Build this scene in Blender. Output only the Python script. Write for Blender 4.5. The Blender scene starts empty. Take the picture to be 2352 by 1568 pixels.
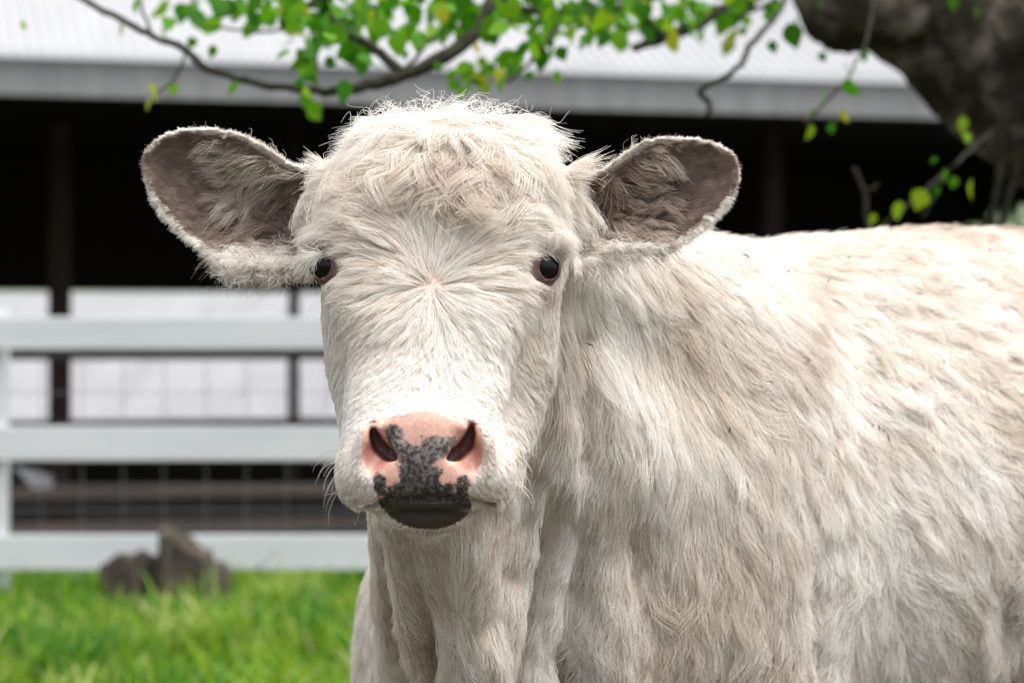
import bpy, math, random, time
import numpy as np
from mathutils import Vector, kdtree
T0 = time.time()
RNG = np.random.default_rng(7)
random.seed(7)

# ---------------------------------------------------------------- camera, world, sun, exposure
SC = bpy.context.scene
F = 5553.0                       # focal length in units of 1/2352 of the frame width
CAMZ = 1.11
cam = bpy.data.cameras.new('camera'); cam_ob = bpy.data.objects.new('camera', cam)
SC.collection.objects.link(cam_ob); SC.camera = cam_ob
cam_ob.location = (0, 0, CAMZ); cam_ob.rotation_euler = (math.radians(90), 0, 0)
cam.sensor_width = 36.0; cam.lens = 36.0 * F / 2352.0
cam.clip_start = 0.05; cam.clip_end = 2000
cam.dof.use_dof = True; cam.dof.focus_distance = 2.56; cam.dof.aperture_fstop = 5.0
SUN_EL, SUN_AZ = math.radians(70), math.radians(118)     # azimuth measured from +Y (into the picture) towards +X
w = bpy.data.worlds.new('World'); SC.world = w; w.use_nodes = True
nt = w.node_tree
for n in list(nt.nodes): nt.nodes.remove(n)
out = nt.nodes.new('ShaderNodeOutputWorld'); bg = nt.nodes.new('ShaderNodeBackground')
sky = nt.nodes.new('ShaderNodeTexSky'); sky.sky_type = 'NISHITA'; sky.sun_disc = False
sky.sun_elevation = SUN_EL; sky.sun_rotation = SUN_AZ; sky.dust_density = 1.0; sky.air_density = 1.0; sky.ozone_density = 1.0
hs = nt.nodes.new('ShaderNodeHueSaturation'); hs.inputs['Saturation'].default_value = 0.17
nt.links.new(sky.outputs[0], hs.inputs['Color']); # cloud cover: an overcast sky is brightest overhead and dim towards the horizon
tcw = nt.nodes.new('ShaderNodeTexCoord'); sxyz = nt.nodes.new('ShaderNodeSeparateXYZ'); rmp = nt.nodes.new('ShaderNodeMapRange')
rmp.inputs['From Min'].default_value = 0.0; rmp.inputs['From Max'].default_value = 0.9; rmp.inputs['To Min'].default_value = 0.28; rmp.inputs['To Max'].default_value = 1.45
mulw = nt.nodes.new('ShaderNodeVectorMath'); mulw.operation = 'SCALE'
nt.links.new(tcw.outputs['Generated'], sxyz.inputs[0]); nt.links.new(sxyz.outputs['Z'], rmp.inputs['Value']); nt.links.new(hs.outputs[0], mulw.inputs[0]); nt.links.new(rmp.outputs[0], mulw.inputs['Scale'])
nt.links.new(mulw.outputs[0], bg.inputs[0])
bg.inputs[1].default_value = 0.15
nt.links.new(bg.outputs[0], out.inputs[0])
sl = bpy.data.lights.new('sun', 'SUN'); sl.energy = 1.8; sl.angle = math.radians(45); sl.color = (1.0, 0.965, 0.93)
so = bpy.data.objects.new('sun', sl); SC.collection.objects.link(so)
sdir = Vector((math.cos(SUN_EL) * math.sin(SUN_AZ), math.cos(SUN_EL) * math.cos(SUN_AZ), math.sin(SUN_EL)))
so.rotation_euler = sdir.to_track_quat('Z', 'Y').to_euler(); so.location = (3, 4, 8)
SC.view_settings.view_transform = 'Standard'; SC.view_settings.look = 'None'
SC.view_settings.exposure = 1.16; SC.view_settings.gamma = 1.0
SC.cycles.max_bounces = 10; SC.cycles.diffuse_bounces = 7; SC.cycles.glossy_bounces = 3
SC.cycles.transmission_bounces = 6; SC.cycles.transparent_max_bounces = 6
SC.cycles.sample_clamp_indirect = 6.0

# ---------------------------------------------------------------- helpers
def P(u, v, Y):
    return np.array([(u - 1176.0) * Y / F, Y, CAMZ - (v - 784.0) * Y / F])
def link(o, parent=None):
    SC.collection.objects.link(o)
    if parent is not None: o.parent = parent
    return o
def tag(o, label=None, cat=None, group=None, kind=None):
    if label: o['label'] = label
    if cat: o['category'] = cat
    if group: o['group'] = group
    if kind: o['kind'] = kind
    return o
def empty(name, loc=(0, 0, 0)):
    o = bpy.data.objects.new(name, None); SC.collection.objects.link(o); o.location = loc
    o.empty_display_size = 0.1
    return o
def mesh_obj(name, verts, faces, mat=None, parent=None, smooth=False, mats=None, midx=None):
    me = bpy.data.meshes.new(name)
    if isinstance(faces, np.ndarray):
        k = faces.shape[1]; nf = len(faces)
        me.vertices.add(len(verts)); me.vertices.foreach_set('co', np.asarray(verts, np.float32).ravel())
        me.loops.add(nf * k); me.loops.foreach_set('vertex_index', faces.astype(np.int32).ravel())
        me.polygons.add(nf); me.polygons.foreach_set('loop_start', np.arange(0, nf * k, k, dtype=np.int32))
        me.update(calc_edges=True)
    else:
        me.from_pydata([tuple(map(float, v)) for v in verts], [], [tuple(map(int, f)) for f in faces])
    if smooth: me.polygons.foreach_set('use_smooth', np.ones(len(me.polygons), bool))
    for m in (mats or ([mat] if mat else [])): me.materials.append(m)
    if midx is not None: me.polygons.foreach_set('material_index', np.asarray(midx, np.int32))
    o = bpy.data.objects.new(name, me)
    if parent is not None:
        loc = parent.location
        me.transform(__import__('mathutils').Matrix.Translation(-loc))
    link(o, parent)
    return o
class MB:
    """collects boxes and tubes into one mesh"""
    def __init__(s): s.v = []; s.f = []
    def add(s, vs, fs):
        n = len(s.v); s.v += [tuple(map(float, p)) for p in vs]; s.f += [tuple(int(i) + n for i in f) for f in fs]
    def box(s, x0, x1, y0, y1, z0, z1, fn=None, bev=0.0):
        if bev <= 0:
            vs = [(x, y, z) for x in (x0, x1) for y in (y0, y1) for z in (z0, z1)]
            fs = [(0, 1, 3, 2), (4, 6, 7, 5), (0, 4, 5, 1), (2, 3, 7, 6), (0, 2, 6, 4), (1, 5, 7, 3)]
        else:
            import bmesh
            bm = bmesh.new(); bmesh.ops.create_cube(bm, size=1.0)
            for q in bm.verts: q.co = ((x0 + x1) / 2 + q.co.x * (x1 - x0), (y0 + y1) / 2 + q.co.y * (y1 - y0), (z0 + z1) / 2 + q.co.z * (z1 - z0))
            bmesh.ops.bevel(bm, geom=bm.edges[:], offset=bev, segments=2, affect='EDGES', profile=0.5)
            bm.verts.index_update()
            vs = [tuple(q.co) for q in bm.verts]; fs = [tuple(q.index for q in f.verts) for f in bm.faces]; bm.free()
        if fn: vs = [fn(p) for p in vs]
        s.add(vs, fs)
    def tube(s, pts, rad, n=8, jit=0.0):
        pts = np.asarray(pts, float); m = len(pts); base = len(s.v)
        prev = None
        for i in range(m):
            t = pts[min(i + 1, m - 1)] - pts[max(i - 1, 0)]; t /= (np.linalg.norm(t) + 1e-9)
            if prev is None:
                a = np.array([0, 1.0, 0]) if abs(t[1]) < .9 else np.array([1.0, 0, 0])
            else: a = prev
            b = np.cross(t, a); b /= np.linalg.norm(b); a = np.cross(b, t); prev = a
            for k in range(n):
                an = 2 * math.pi * k / n; r = rad[i] * (1 + (random.uniform(-jit, jit) if jit else 0))
                s.v.append(tuple(pts[i] + r * (math.cos(an) * a + math.sin(an) * b)))
        for i in range(m - 1):
            for k in range(n):
                s.f.append((base + i * n + k, base + i * n + (k + 1) % n, base + (i + 1) * n + (k + 1) % n, base + (i + 1) * n + k))
        s.f.append(tuple(base + k for k in range(n))[::-1]); s.f.append(tuple(base + (m - 1) * n + k for k in range(n)))
    def build(s, name, mat, parent=None, smooth=False):
        return mesh_obj(name, s.v, s.f, mat, parent, smooth)
def new_mat(name):
    m = bpy.data.materials.new(name); m.use_nodes = True
    return m, m.node_tree, m.node_tree.nodes['Principled BSDF']
def noise_mat(name, c1, c2, scale=8, rough=0.7, detail=6, bump=0.0, stretch=(1, 1, 1), c3=None, spec=0.3, bscale=None):
    m, t, b = new_mat(name)
    co = t.nodes.new('ShaderNodeTexCoord'); mp = t.nodes.new('ShaderNodeMapping'); mp.inputs['Scale'].default_value = stretch
    no = t.nodes.new('ShaderNodeTexNoise'); no.inputs['Scale'].default_value = scale; no.inputs['Detail'].default_value = detail
    no.inputs['Roughness'].default_value = 0.65
    cr = t.nodes.new('ShaderNodeValToRGB'); cr.color_ramp.elements[0].position = .3; cr.color_ramp.elements[1].position = .7
    cr.color_ramp.elements[0].color = (*c1, 1); cr.color_ramp.elements[1].color = (*c2, 1)
    if c3: e = cr.color_ramp.elements.new(.5); e.color = (*c3, 1)
    t.links.new(co.outputs['Object'], mp.inputs[0]); t.links.new(mp.outputs[0], no.inputs['Vector'])
    t.links.new(no.outputs[0], cr.inputs[0]); t.links.new(cr.outputs[0], b.inputs['Base Color'])
    b.inputs['Roughness'].default_value = rough; b.inputs['Specular IOR Level'].default_value = spec
    if bump:
        bp = t.nodes.new('ShaderNodeBump'); bp.inputs['Strength'].default_value = bump; bp.inputs['Distance'].default_value = 0.02
        t.links.new(no.outputs[0], bp.inputs['Height']); t.links.new(bp.outputs[0], b.inputs['Normal'])
    return m
def catmull(pts, n=6, closed=True):
    pts = np.asarray(pts, float); m = len(pts); o = []
    rng = range(m) if closed else range(m - 1)
    for i in rng:
        if closed: p0, p1, p2, p3 = pts[i - 1], pts[i], pts[(i + 1) % m], pts[(i + 2) % m]
        else: p0, p1, p2, p3 = pts[max(i - 1, 0)], pts[i], pts[i + 1], pts[min(i + 2, m - 1)]
        for k in range(n):
            t = k / n
            o.append(.5 * ((2 * p1) + (-p0 + p2) * t + (2 * p0 - 5 * p1 + 4 * p2 - p3) * t * t + (-p0 + 3 * p1 - 3 * p2 + p3) * t ** 3))
    if not closed: o.append(pts[-1])
    return np.array(o)

# ================================================================ THE GROUND
def ground_z(x, y):
    y = np.asarray(y, float)
    s = np.clip((y - 10.2) / 4.5, 0, 1); s = s * s * (3 - 2 * s); q = np.clip((y - 25.0) / 3.0, 0, 1); q = q * q * (3 - 2 * q)
    return 0.0 - 0.46 * s - 2.2 * q
M_ground = noise_mat('ground_soil_grass', (0.04, 0.036, 0.026), (0.075, 0.07, 0.048), 14, 0.95, c3=(0.055, 0.055, 0.034))
gx = np.concatenate([np.linspace(-400, -12, 14), np.linspace(-10, 12, 34), np.linspace(14, 400, 14)])
gy = np.concatenate([np.linspace(-200, -4, 10), np.linspace(0, 34, 52), np.linspace(40, 700, 20)])
GX, GY = np.meshgrid(gx, gy, indexing='ij')
gv = np.stack([GX, GY, ground_z(GX, GY)], -1).reshape(-1, 3)
ny = len(gy); ii, jj = np.meshgrid(np.arange(len(gx) - 1), np.arange(ny - 1), indexing='ij')
gf = np.stack([ii * ny + jj, (ii + 1) * ny + jj, (ii + 1) * ny + jj + 1, ii * ny + jj + 1], -1).reshape(-1, 4)
tag(mesh_obj('ground', gv, gf, M_ground, smooth=True), 'green pasture ground under the grass and fence', kind='structure')

# ================================================================ THE BARN
# local frame: origin under the eave at the left, ex along the eave, ey into the barn
ANG = math.radians(15.0)
BO = np.array([-3.62, 17.0, 0.0]); ex = np.array([math.cos(ANG), math.sin(ANG), 0]); ey = np.array([-math.sin(ANG), math.cos(ANG), 0])
SLOPE = 0.0
def B(p):
    x, y, z = p
    return tuple(BO + ex * x + ey * y + np.array([0, 0, z + SLOPE * x * (1 if z > 2.3 else 0)]))
def bpix(u, v, y=0.0):
    """barn-local (x, z) of the point on the plane local-y = y that a sight line through (u, v) meets"""
    d = np.array([(u - 1176) / F, 1.0, -(v - 784) / F]); o = np.array([0, 0, CAMZ])
    t = np.dot(BO + ey * y - o, ey) / np.dot(d, ey); q = o + d * t - BO
    return float(np.dot(q, ex)), float(q[2])
M_fascia = noise_mat('grey_trim_metal', (0.22, 0.22, 0.222), (0.30, 0.30, 0.302), 2.2, 0.55, stretch=(3, 3, .3), bump=.1)
M_roof = noise_mat('white_corrugated_metal', (0.38, 0.38, 0.384), (0.45, 0.45, 0.454), 1.2, 0.45, stretch=(2, .4, 1))
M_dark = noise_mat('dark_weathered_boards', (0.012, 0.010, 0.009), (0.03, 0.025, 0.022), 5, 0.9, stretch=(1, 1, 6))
M_brown = noise_mat('brown_post_wood', (0.030, 0.018, 0.014), (0.080, 0.050, 0.040), 6, 0.85, stretch=(4, 4, .6), bump=.3)
M_board = noise_mat('brown_board_wood', (0.045, 0.035, 0.03), (0.10, 0.08, 0.068), 3, 0.85, stretch=(.5, .5, 8), bump=.3)
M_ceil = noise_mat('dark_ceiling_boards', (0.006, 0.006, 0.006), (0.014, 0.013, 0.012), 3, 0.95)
M_dirt = noise_mat('barn_dirt', (0.018, 0.014, 0.011), (0.04, 0.032, 0.026), 3, 0.95)
barn = empty('barn', tuple(BO)); tag(barn, 'low open barn with white corrugated roof, grey fascia and black shaded inside', 'barn')
L0, L1, ZE = -5.0, 13.0, 2.835
PITCH = math.tan(math.radians(26))
# corrugated roof: sine profile sheet with thickness
def corrugated(x0, x1, y0, y1, zf, pitch_m, amp, name, mat, parent, fn, th=0.006, per=8):
    n = int((x1 - x0) / pitch_m * per); xs = np.linspace(x0, x1, n + 1); zz = amp * np.cos(2 * np.pi * (xs - x0) / pitch_m)
    vs = []; 
    for (yy, dz) in ((y0, 0), (y1, 0), (y0, -th), (y1, -th)):
        vs += [fn((x, yy, zf(yy) + q + dz)) for x, q in zip(xs, zz)]
    N = n + 1; fs = []
    for i in range(n):
        fs += [(i, i + 1, N + i + 1, N + i), (2 * N + i + 1, 2 * N + i, 3 * N + i, 3 * N + i + 1),
               (i + 1, i, 2 * N + i, 2 * N + i + 1), (N + i, N + i + 1, 3 * N + i + 1, 3 * N + i)]
    return mesh_obj(name, vs, fs, mat, parent, smooth=False)
zr = lambda y: 3.14 + (y + 0.12) * PITCH
corrugated(L0, L1, -0.12, 5.2, zr, 0.095, 0.024, 'roof', M_roof, barn, B)
m = MB(); m.box(L0, L1, -0.05, 0.02, ZE + .005, 3.105, B)
x = L0
while x < L1: m.box(x, x + .018, -0.058, -0.0502, ZE + .005, 3.105, B); x += .23
m.build('fascia', M_fascia, barn)
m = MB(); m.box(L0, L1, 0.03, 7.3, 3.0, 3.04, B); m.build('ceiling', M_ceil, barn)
zb2 = lambda y: zr(5.2) - (y - 5.22) * PITCH
corrugated(L0, L1, 5.22, 7.5, zb2, 0.055, 0.010, 'roof', M_roof, barn, B, per=4)
m = MB(); m.box(L0, L1, -0.05, 7.08, -0.47, -0.452, B); m.build('floor', M_dirt, barn)
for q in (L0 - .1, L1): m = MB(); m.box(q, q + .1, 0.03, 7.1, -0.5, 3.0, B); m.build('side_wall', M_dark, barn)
# back wall with a long open strip in it
YB = 7.0
_, zt = bpix(300, 669, YB); _, zb = bpix(300, 968, YB)
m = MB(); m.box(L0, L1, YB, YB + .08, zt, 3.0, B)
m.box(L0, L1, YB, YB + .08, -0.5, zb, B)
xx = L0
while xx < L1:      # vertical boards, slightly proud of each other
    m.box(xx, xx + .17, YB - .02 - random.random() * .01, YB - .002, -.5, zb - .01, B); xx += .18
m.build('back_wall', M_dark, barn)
# posts along the front
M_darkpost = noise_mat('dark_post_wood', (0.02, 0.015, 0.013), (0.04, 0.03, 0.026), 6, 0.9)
for pu, wd, mt, yd in ((139, 50, M_brown, 3.6), (677, 22, M_darkpost, 2.6), (1216, 50, M_brown, 3.6), (1780, 40, M_darkpost, 1.6), (-420, 50, M_brown, 3.6)):
    xa, _ = bpix(pu - wd / 2, 900, yd); xb, _ = bpix(pu + wd / 2, 900, yd)
    m = MB(); m.box(xa, xb, yd, yd + (xb - xa), -0.5, ZE + .15, B, bev=.006); m.build('post', mt, barn)
for (va, vb, y, mt) in ((798, 826, .06, M_dark), (962, 978, .06, M_dark), (1116, 1142, .06, M_board), (1196, 1222, -.05, M_board)):
    _, z0 = bpix(400, vb, y); _, z1 = bpix(400, va, y)
    m = MB(); m.box(L0 + .2, L1 - .3, y - .03, y + .03, z0, z1, B, bev=.004); m.build('stall_rail', mt, barn)
# pale triangular sheet leaning in the stall
q = [bpix(28, 1068, .3), bpix(118, 1092, .3), bpix(122, 1140, .3), bpix(96, 1142, .3)]
vs = [B((a, .3, b)) for a, b in q] + [B((a, .33, b)) for a, b in q]
mesh_obj('gusset_plate', vs, [(0, 1, 2, 3), (7, 6, 5, 4), (0, 4, 5, 1), (1, 5, 6, 2), (2, 6, 7, 3), (3, 7, 4, 0)], noise_mat('grey_sheet', (.25, .25, .26), (.36, .36, .37), 3), barn)

# low white building seen through the open strip
M_white = noise_mat('white_shed_roof_metal', (0.23, 0.228, 0.233), (0.30, 0.298, 0.303), .8, 0.5, stretch=(3, .3, 1))
shed = empty('shed', (-3, 27, -2.6)); tag(shed, 'low shed with a white ribbed roof seen through the open barn', 'shed')
ID = lambda p: tuple(p)
corrugated(-13, 8, 29.5, 40.0, lambda y: 0.08 + (y - 29.5) * .175, .16, .022, 'roof', M_white, shed, ID)
m = MB(); m.box(-12.8, 7.8, 29.7, 39.9, -2.8, .06); m.build('wall', M_dark, shed)
HX = np.linspace(-160, 160, 81); HY = np.array([50, 58, 64, 75, 110, 160.]); hv = []
for x in HX:
    for y, h in zip(HY, (-2.8, .6, 2.2, 2.9, 2.4, -2.8)): hv.append((x, y, h + .12 * math.sin(x * .21) + .08 * math.sin(x * .9)))
nh = len(HY); hf = [(i * nh + j, (i + 1) * nh + j, (i + 1) * nh + j + 1, i * nh + j + 1) for i in range(len(HX) - 1) for j in range(nh - 1)]
tag(mesh_obj('hill', hv, hf, noise_mat('green_hill', (.05, .11, .02), (.11, .2, .035), .6, .95), smooth=True), kind='structure')

# ================================================================ THE FENCE
M_fence = noise_mat('white_fence_paint', (0.58, 0.59, 0.615), (0.67, 0.68, 0.70), 2.5, 0.6, stretch=(.6, 1, 5), bump=.08)
M_wire = noise_mat('galvanised_wire', (0.12, 0.12, 0.122), (0.20, 0.20, 0.202), 30, 0.45)
FY = 9.8
fence = empty('fence', (-2.1, FY, 0)); tag(fence, 'white three-board fence with wire mesh behind it in front of the barn', 'fence')
def fz(v): return CAMZ - (v - 784) * FY / F
x_post = (-26 - 1176) * FY / F
posts = [x_post + 2.42 * k for k in range(-1, 5)]
for px in posts:
    m = MB(); m.box(px - .062, px + .062, FY, FY + .12, -.05, fz(712), bev=.008); m.build('post', M_fence, fence)
for (va, vb) in ((727, 801), (978, 1057), (1227, 1307)):
    for k in range(-1, 4):
        a, b2 = posts[k + 1], posts[k + 2]
        sag = random.uniform(-.004, .004)
        m = MB(); m.box(a + .003, b2 - .003, FY - .028 , FY - .002, fz(vb) + sag, fz(va) + sag, bev=.004); m.build('rail', M_fence, fence)
m = MB()
x = posts[0] + .06
ww = []
for i in range(int((posts[-1] - posts[0]) / .168)):
    xv = -2.1 + (i - 14) * .168
    m.tube([(xv, FY + .13, .0), (xv + random.uniform(-.004, .004), FY + .132, .6), (xv, FY + .13, fz(735))], [.0021] * 3, 5)
for vv in (742, 805, 905, 990, 1060, 1118, 1178, 1225, 1290):
    m.tube([(posts[0], FY + .135, fz(vv)), (0, FY + .137, fz(vv) + .004), (posts[-1], FY + .135, fz(vv))], [.0018] * 3, 5)
m.build('wire_mesh', M_wire, fence)

# ================================================================ STUMPS by the fence
M_stump = noise_mat('weathered_stump_wood', (0.024, 0.018, 0.013), (0.16, 0.12, 0.092), 16, 0.95, stretch=(3, 3, .5), bump=.8, c3=(0.075, .062, .05))
def stump(name, u0, u1, vtops, Y, depth, label):
    n = 22; ring = []; xc = ((u0 + u1) / 2 - 1176) * Y / F; rx = (u1 - u0) / 2 * Y / F
    rnd = random.Random(name + str(u0)); vs = []; fs = []
    lev = 7
    for j in range(lev):
        t = j / (lev - 1)
        for k in range(n):
            a = 2 * math.pi * k / n
            cx = math.cos(a); px = (cx + 1) / 2
            vt = np.interp(px, np.linspace(0, 1, len(vtops)), vtops)
            ztop = CAMZ - (vt - 784) * Y / F
            r = (1.12 - .12 * t) * (1 + .10 * math.sin(5 * a + 1) + .05 * math.sin(11 * a)) * (1 + rnd.uniform(-.03, .03))
            vs.append((xc + rx * r * cx, Y + depth * r * math.sin(a), -.05 + (ztop + .05 + rnd.uniform(-.022, .022)) * t))
    for j in range(lev - 1):
        for k in range(n): fs.append((j * n + k, j * n + (k + 1) % n, (j + 1) * n + (k + 1) % n, (j + 1) * n + k))
    c = len(vs); zt = np.mean([p[2] for p in vs[-n:]]); 
    for k in range(n):
        p = vs[(lev - 1) * n + k]; vs.append((xc + (p[0] - xc) * .55, Y + (p[1] - Y) * .55, p[2] - .015 + rnd.uniform(-.012, .012)))
    for k in range(n): fs.append(((lev - 1) * n + k, (lev - 1) * n + (k + 1) % n, c + (k + 1) % n, c + k))
    vs.append((xc, Y, zt - .02)); e = len(vs) - 1
    for k in range(n): fs.append((c + k, c + (k + 1) % n, e))
    o = mesh_obj('stump', vs, fs, M_stump, None, smooth=False)
    return tag(o, label, 'stump', 'weathered stumps at the foot of the fence')
stump('a', 228, 362, [1306, 1286, 1274, 1278, 1268, 1272], 9.45, .10, 'low dark stump against the bottom board, beside the taller jagged one')
stump('b', 362, 522, [1216, 1220, 1243, 1262, 1284, 1312], 9.35, .13, 'taller jagged brown stump sloping to one side at the bottom board')

# ================================================================ GRASS
def grass():
    n = 120000
    X = RNG.uniform(-3.2, 1.6, n); Y = 6.3 + 4.9 * RNG.random(n) ** .85
    patch = np.sin(X * 5.1 + 1.7 * np.sin(Y * 3.3)) * np.sin(Y * 4.2 + X * 1.3)
    h = (.115 + .04 * patch + RNG.normal(0, .04, n)).clip(.04, .34)
    tall = RNG.random(n) < .09; h[tall] *= 1.55
    tc_ = np.stack([RNG.uniform(-3.2, 1.6, 420), RNG.uniform(6.3, 11.2, 420)], 1); th_ = RNG.normal(0, .22, 420); tt_ = RNG.normal(0, .22, 420)
    kd = kdtree.KDTree(420)
    for i_, c_ in enumerate(tc_): kd.insert((c_[0], c_[1], 0), i_)
    kd.balance(); near = np.array([kd.find((a_, b_, 0))[1] for a_, b_ in zip(X, Y)]); h *= np.clip(1 + th_[near], .5, 1.8)
    h *= np.interp(Y, [6.3, 9.0, 9.6, 11.2], [1.05, 1.0, .86, .8])
    h *= np.where((np.abs(X + 1.37) < .36) & (Y > 8.8) & (Y < 9.6), .92, 1)
    wd = RNG.uniform(.003, .009, n); an = RNG.uniform(0, 2 * np.pi, n); ln = RNG.uniform(.15, .9, n) * h
    dx, dy = np.cos(an), np.sin(an); a2 = an + np.pi / 2 + RNG.normal(0, .5, n); wx, wy = np.cos(a2) * wd, np.sin(a2) * wd
    z0 = ground_z(X, Y) - .01
    V = np.zeros((n, 7, 3))
    for k, (t, ws) in enumerate(((0, 1), (.45, .9), (.8, .55))):
        cx = X + dx * ln * t ** 2; cy = Y + dy * ln * t ** 2; cz = z0 + h * (t - .12 * t ** 3)
        V[:, 2 * k] = np.stack([cx - wx * ws, cy - wy * ws, cz], -1); V[:, 2 * k + 1] = np.stack([cx + wx * ws, cy + wy * ws, cz], -1)
    V[:, 6] = np.stack([X + dx * ln, Y + dy * ln, z0 + h * .86], -1)
    b = np.arange(n)[:, None] * 7
    q = np.concatenate([b + np.array([0, 1, 3, 2]), b + np.array([2, 3, 5, 4])]); t3 = b + np.array([4, 5, 6])
    faces = np.concatenate([q[:, [0, 1, 2]], q[:, [0, 2, 3]], t3])
    m, t, bs = new_mat('grass_blade')
    at = t.nodes.new('ShaderNodeAttribute'); at.attribute_name = 'tint'
    cr = t.nodes.new('ShaderNodeValToRGB'); e = cr.color_ramp.elements
    e[0].position = 0; e[0].color = (.045, .17, .012, 1); e[1].position = 1; e[1].color = (.50, .50, .22, 1)
    for p_, c_ in ((.35, (.10, .24, .008, 1)), (.7, (.22, .37, .012, 1)), (.9, (.34, .42, .06, 1))): x_ = e.new(p_); x_.color = c_
    tr = t.nodes.new('ShaderNodeBsdfTranslucent'); mx = t.nodes.new('ShaderNodeMixShader'); mx.inputs[0].default_value = .45
    t.links.new(at.outputs['Fac'], cr.inputs[0]); t.links.new(cr.outputs[0], bs.inputs['Base Color']); t.links.new(cr.outputs[0], tr.inputs[0])
    bs.inputs['Roughness'].default_value = .5; bs.inputs['Specular IOR Level'].default_value = .25
    o_ = [x_ for x_ in t.nodes if x_.type == 'OUTPUT_MATERIAL'][0]
    t.links.new(bs.outputs[0], mx.inputs[1]); t.links.new(tr.outputs[0], mx.inputs[2]); t.links.new(mx.outputs[0], o_.inputs[0])
    o = mesh_obj('grass', V.reshape(-1, 3), faces, m)
    tint = (.40 + .20 * np.sin(X * 3.1 + 2 * np.sin(Y * 2.2)) * np.cos(Y * 3.0) + RNG.normal(0, .24, n) + tt_[near]).clip(0, 1)
    a = o.data.attributes.new('tint', 'FLOAT', 'POINT'); a.data.foreach_set('value', np.repeat(tint, 7).astype(np.float32))
    tag(o, 'tall bright green grass in front of the fence', 'grass', kind='stuff')
grass()
print('setting', round(time.time() - T0, 1))

# ================================================================ THE TREE
M_bark = noise_mat('rough_grey_bark', (0.010, 0.009, 0.007), (0.21, 0.185, 0.15), 9, 0.95, stretch=(1, 1, 1), bump=1.0, c3=(0.040, 0.036, 0.026), spec=.05)
M_twig = noise_mat('mossy_branch_bark', (0.013, 0.014, 0.007), (0.055, 0.052, 0.038), 30, 0.9, bump=.4, spec=.1)
tree = empty('tree', (3.15, 6.5, 0)); tag(tree, 'old dark-barked tree leaning over the cow with sparse bright green leaves', 'tree')
def knobbly(pts, rad, seg=60, n=40, amp=.10, seed=1):
    pts = catmull(np.asarray(pts, float), 16, False); m_ = len(pts); rr = np.interp(np.linspace(0, 1, m_), np.linspace(0, 1, len(rad)), rad)
    rnd = np.random.default_rng(seed); ph = rnd.uniform(0, 6.28, (8, 3)); mb = MB(); prev = None; V = []; Fc = []
    for i in range(m_):
        t = pts[min(i + 1, m_ - 1)] - pts[max(i - 1, 0)]; t /= np.linalg.norm(t)
        a = np.array([0, 1.0, 0]) if prev is None else prev
        b = np.cross(t, a); b /= np.linalg.norm(b); a = np.cross(b, t); prev = a
        for k in range(n):
            an = 2 * math.pi * k / n; s = i / 16.0; g = 1
            for q in range(8): g += amp / (1 + q * .6) * math.sin((q + 1) * an + ph[q, 0] + (1.1 + q) * s * 1.3 + ph[q, 1] + 1.5 * math.sin(s * 2 + ph[q, 2]))
            g += rnd.normal(0, .012)
            V.append(pts[i] + rr[i] * g * (math.cos(an) * a + math.sin(an) * b))
    for i in range(m_ - 1):
        for k in range(n): Fc.append((i * n + k, i * n + (k + 1) % n, (i + 1) * n + (k + 1) % n, (i + 1) * n + k))
    Fc.append(tuple(range(n))[::-1]); Fc.append(tuple((m_ - 1) * n + k for k in range(n)))
    return V, Fc
TY = 5.0
TS = 1.22
P0 = P
def P(u, v, Y): return P0(u, v, Y * TS)
tb = MB()
V, Fc = knobbly([(3.15, 6.5, -.1), (3.0, 6.35, .7), P(3050, 620, 5.1), P(2630, 310, TY), P(2375, 175, TY), P(2040, -40, TY), P(1910, -240, 4.9), P(1780, -500, 4.6)], [.50, .42, .37, .30, .245, .16, .13, .09])
tb.add(V, Fc)
V, Fc = knobbly([P(2600, 280, TY), P(2560, 110, TY + .05), P(2490, -80, TY), P(2500, -300, TY), P(2300, -600, TY - .2)], [.23, .19, .155, .13, .09], seed=3)
tb.add(V, Fc)
V, Fc = knobbly([P(2080, 0, TY - .02), P(1990, -20, TY - .08), P(1925, -60, TY - .1), P(1900, -200, TY)], [.16, .15, .125, .09], seed=5, n=28)
tb.add(V, Fc)
tb.build('trunk', M_bark, tree, smooth=True)
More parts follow.
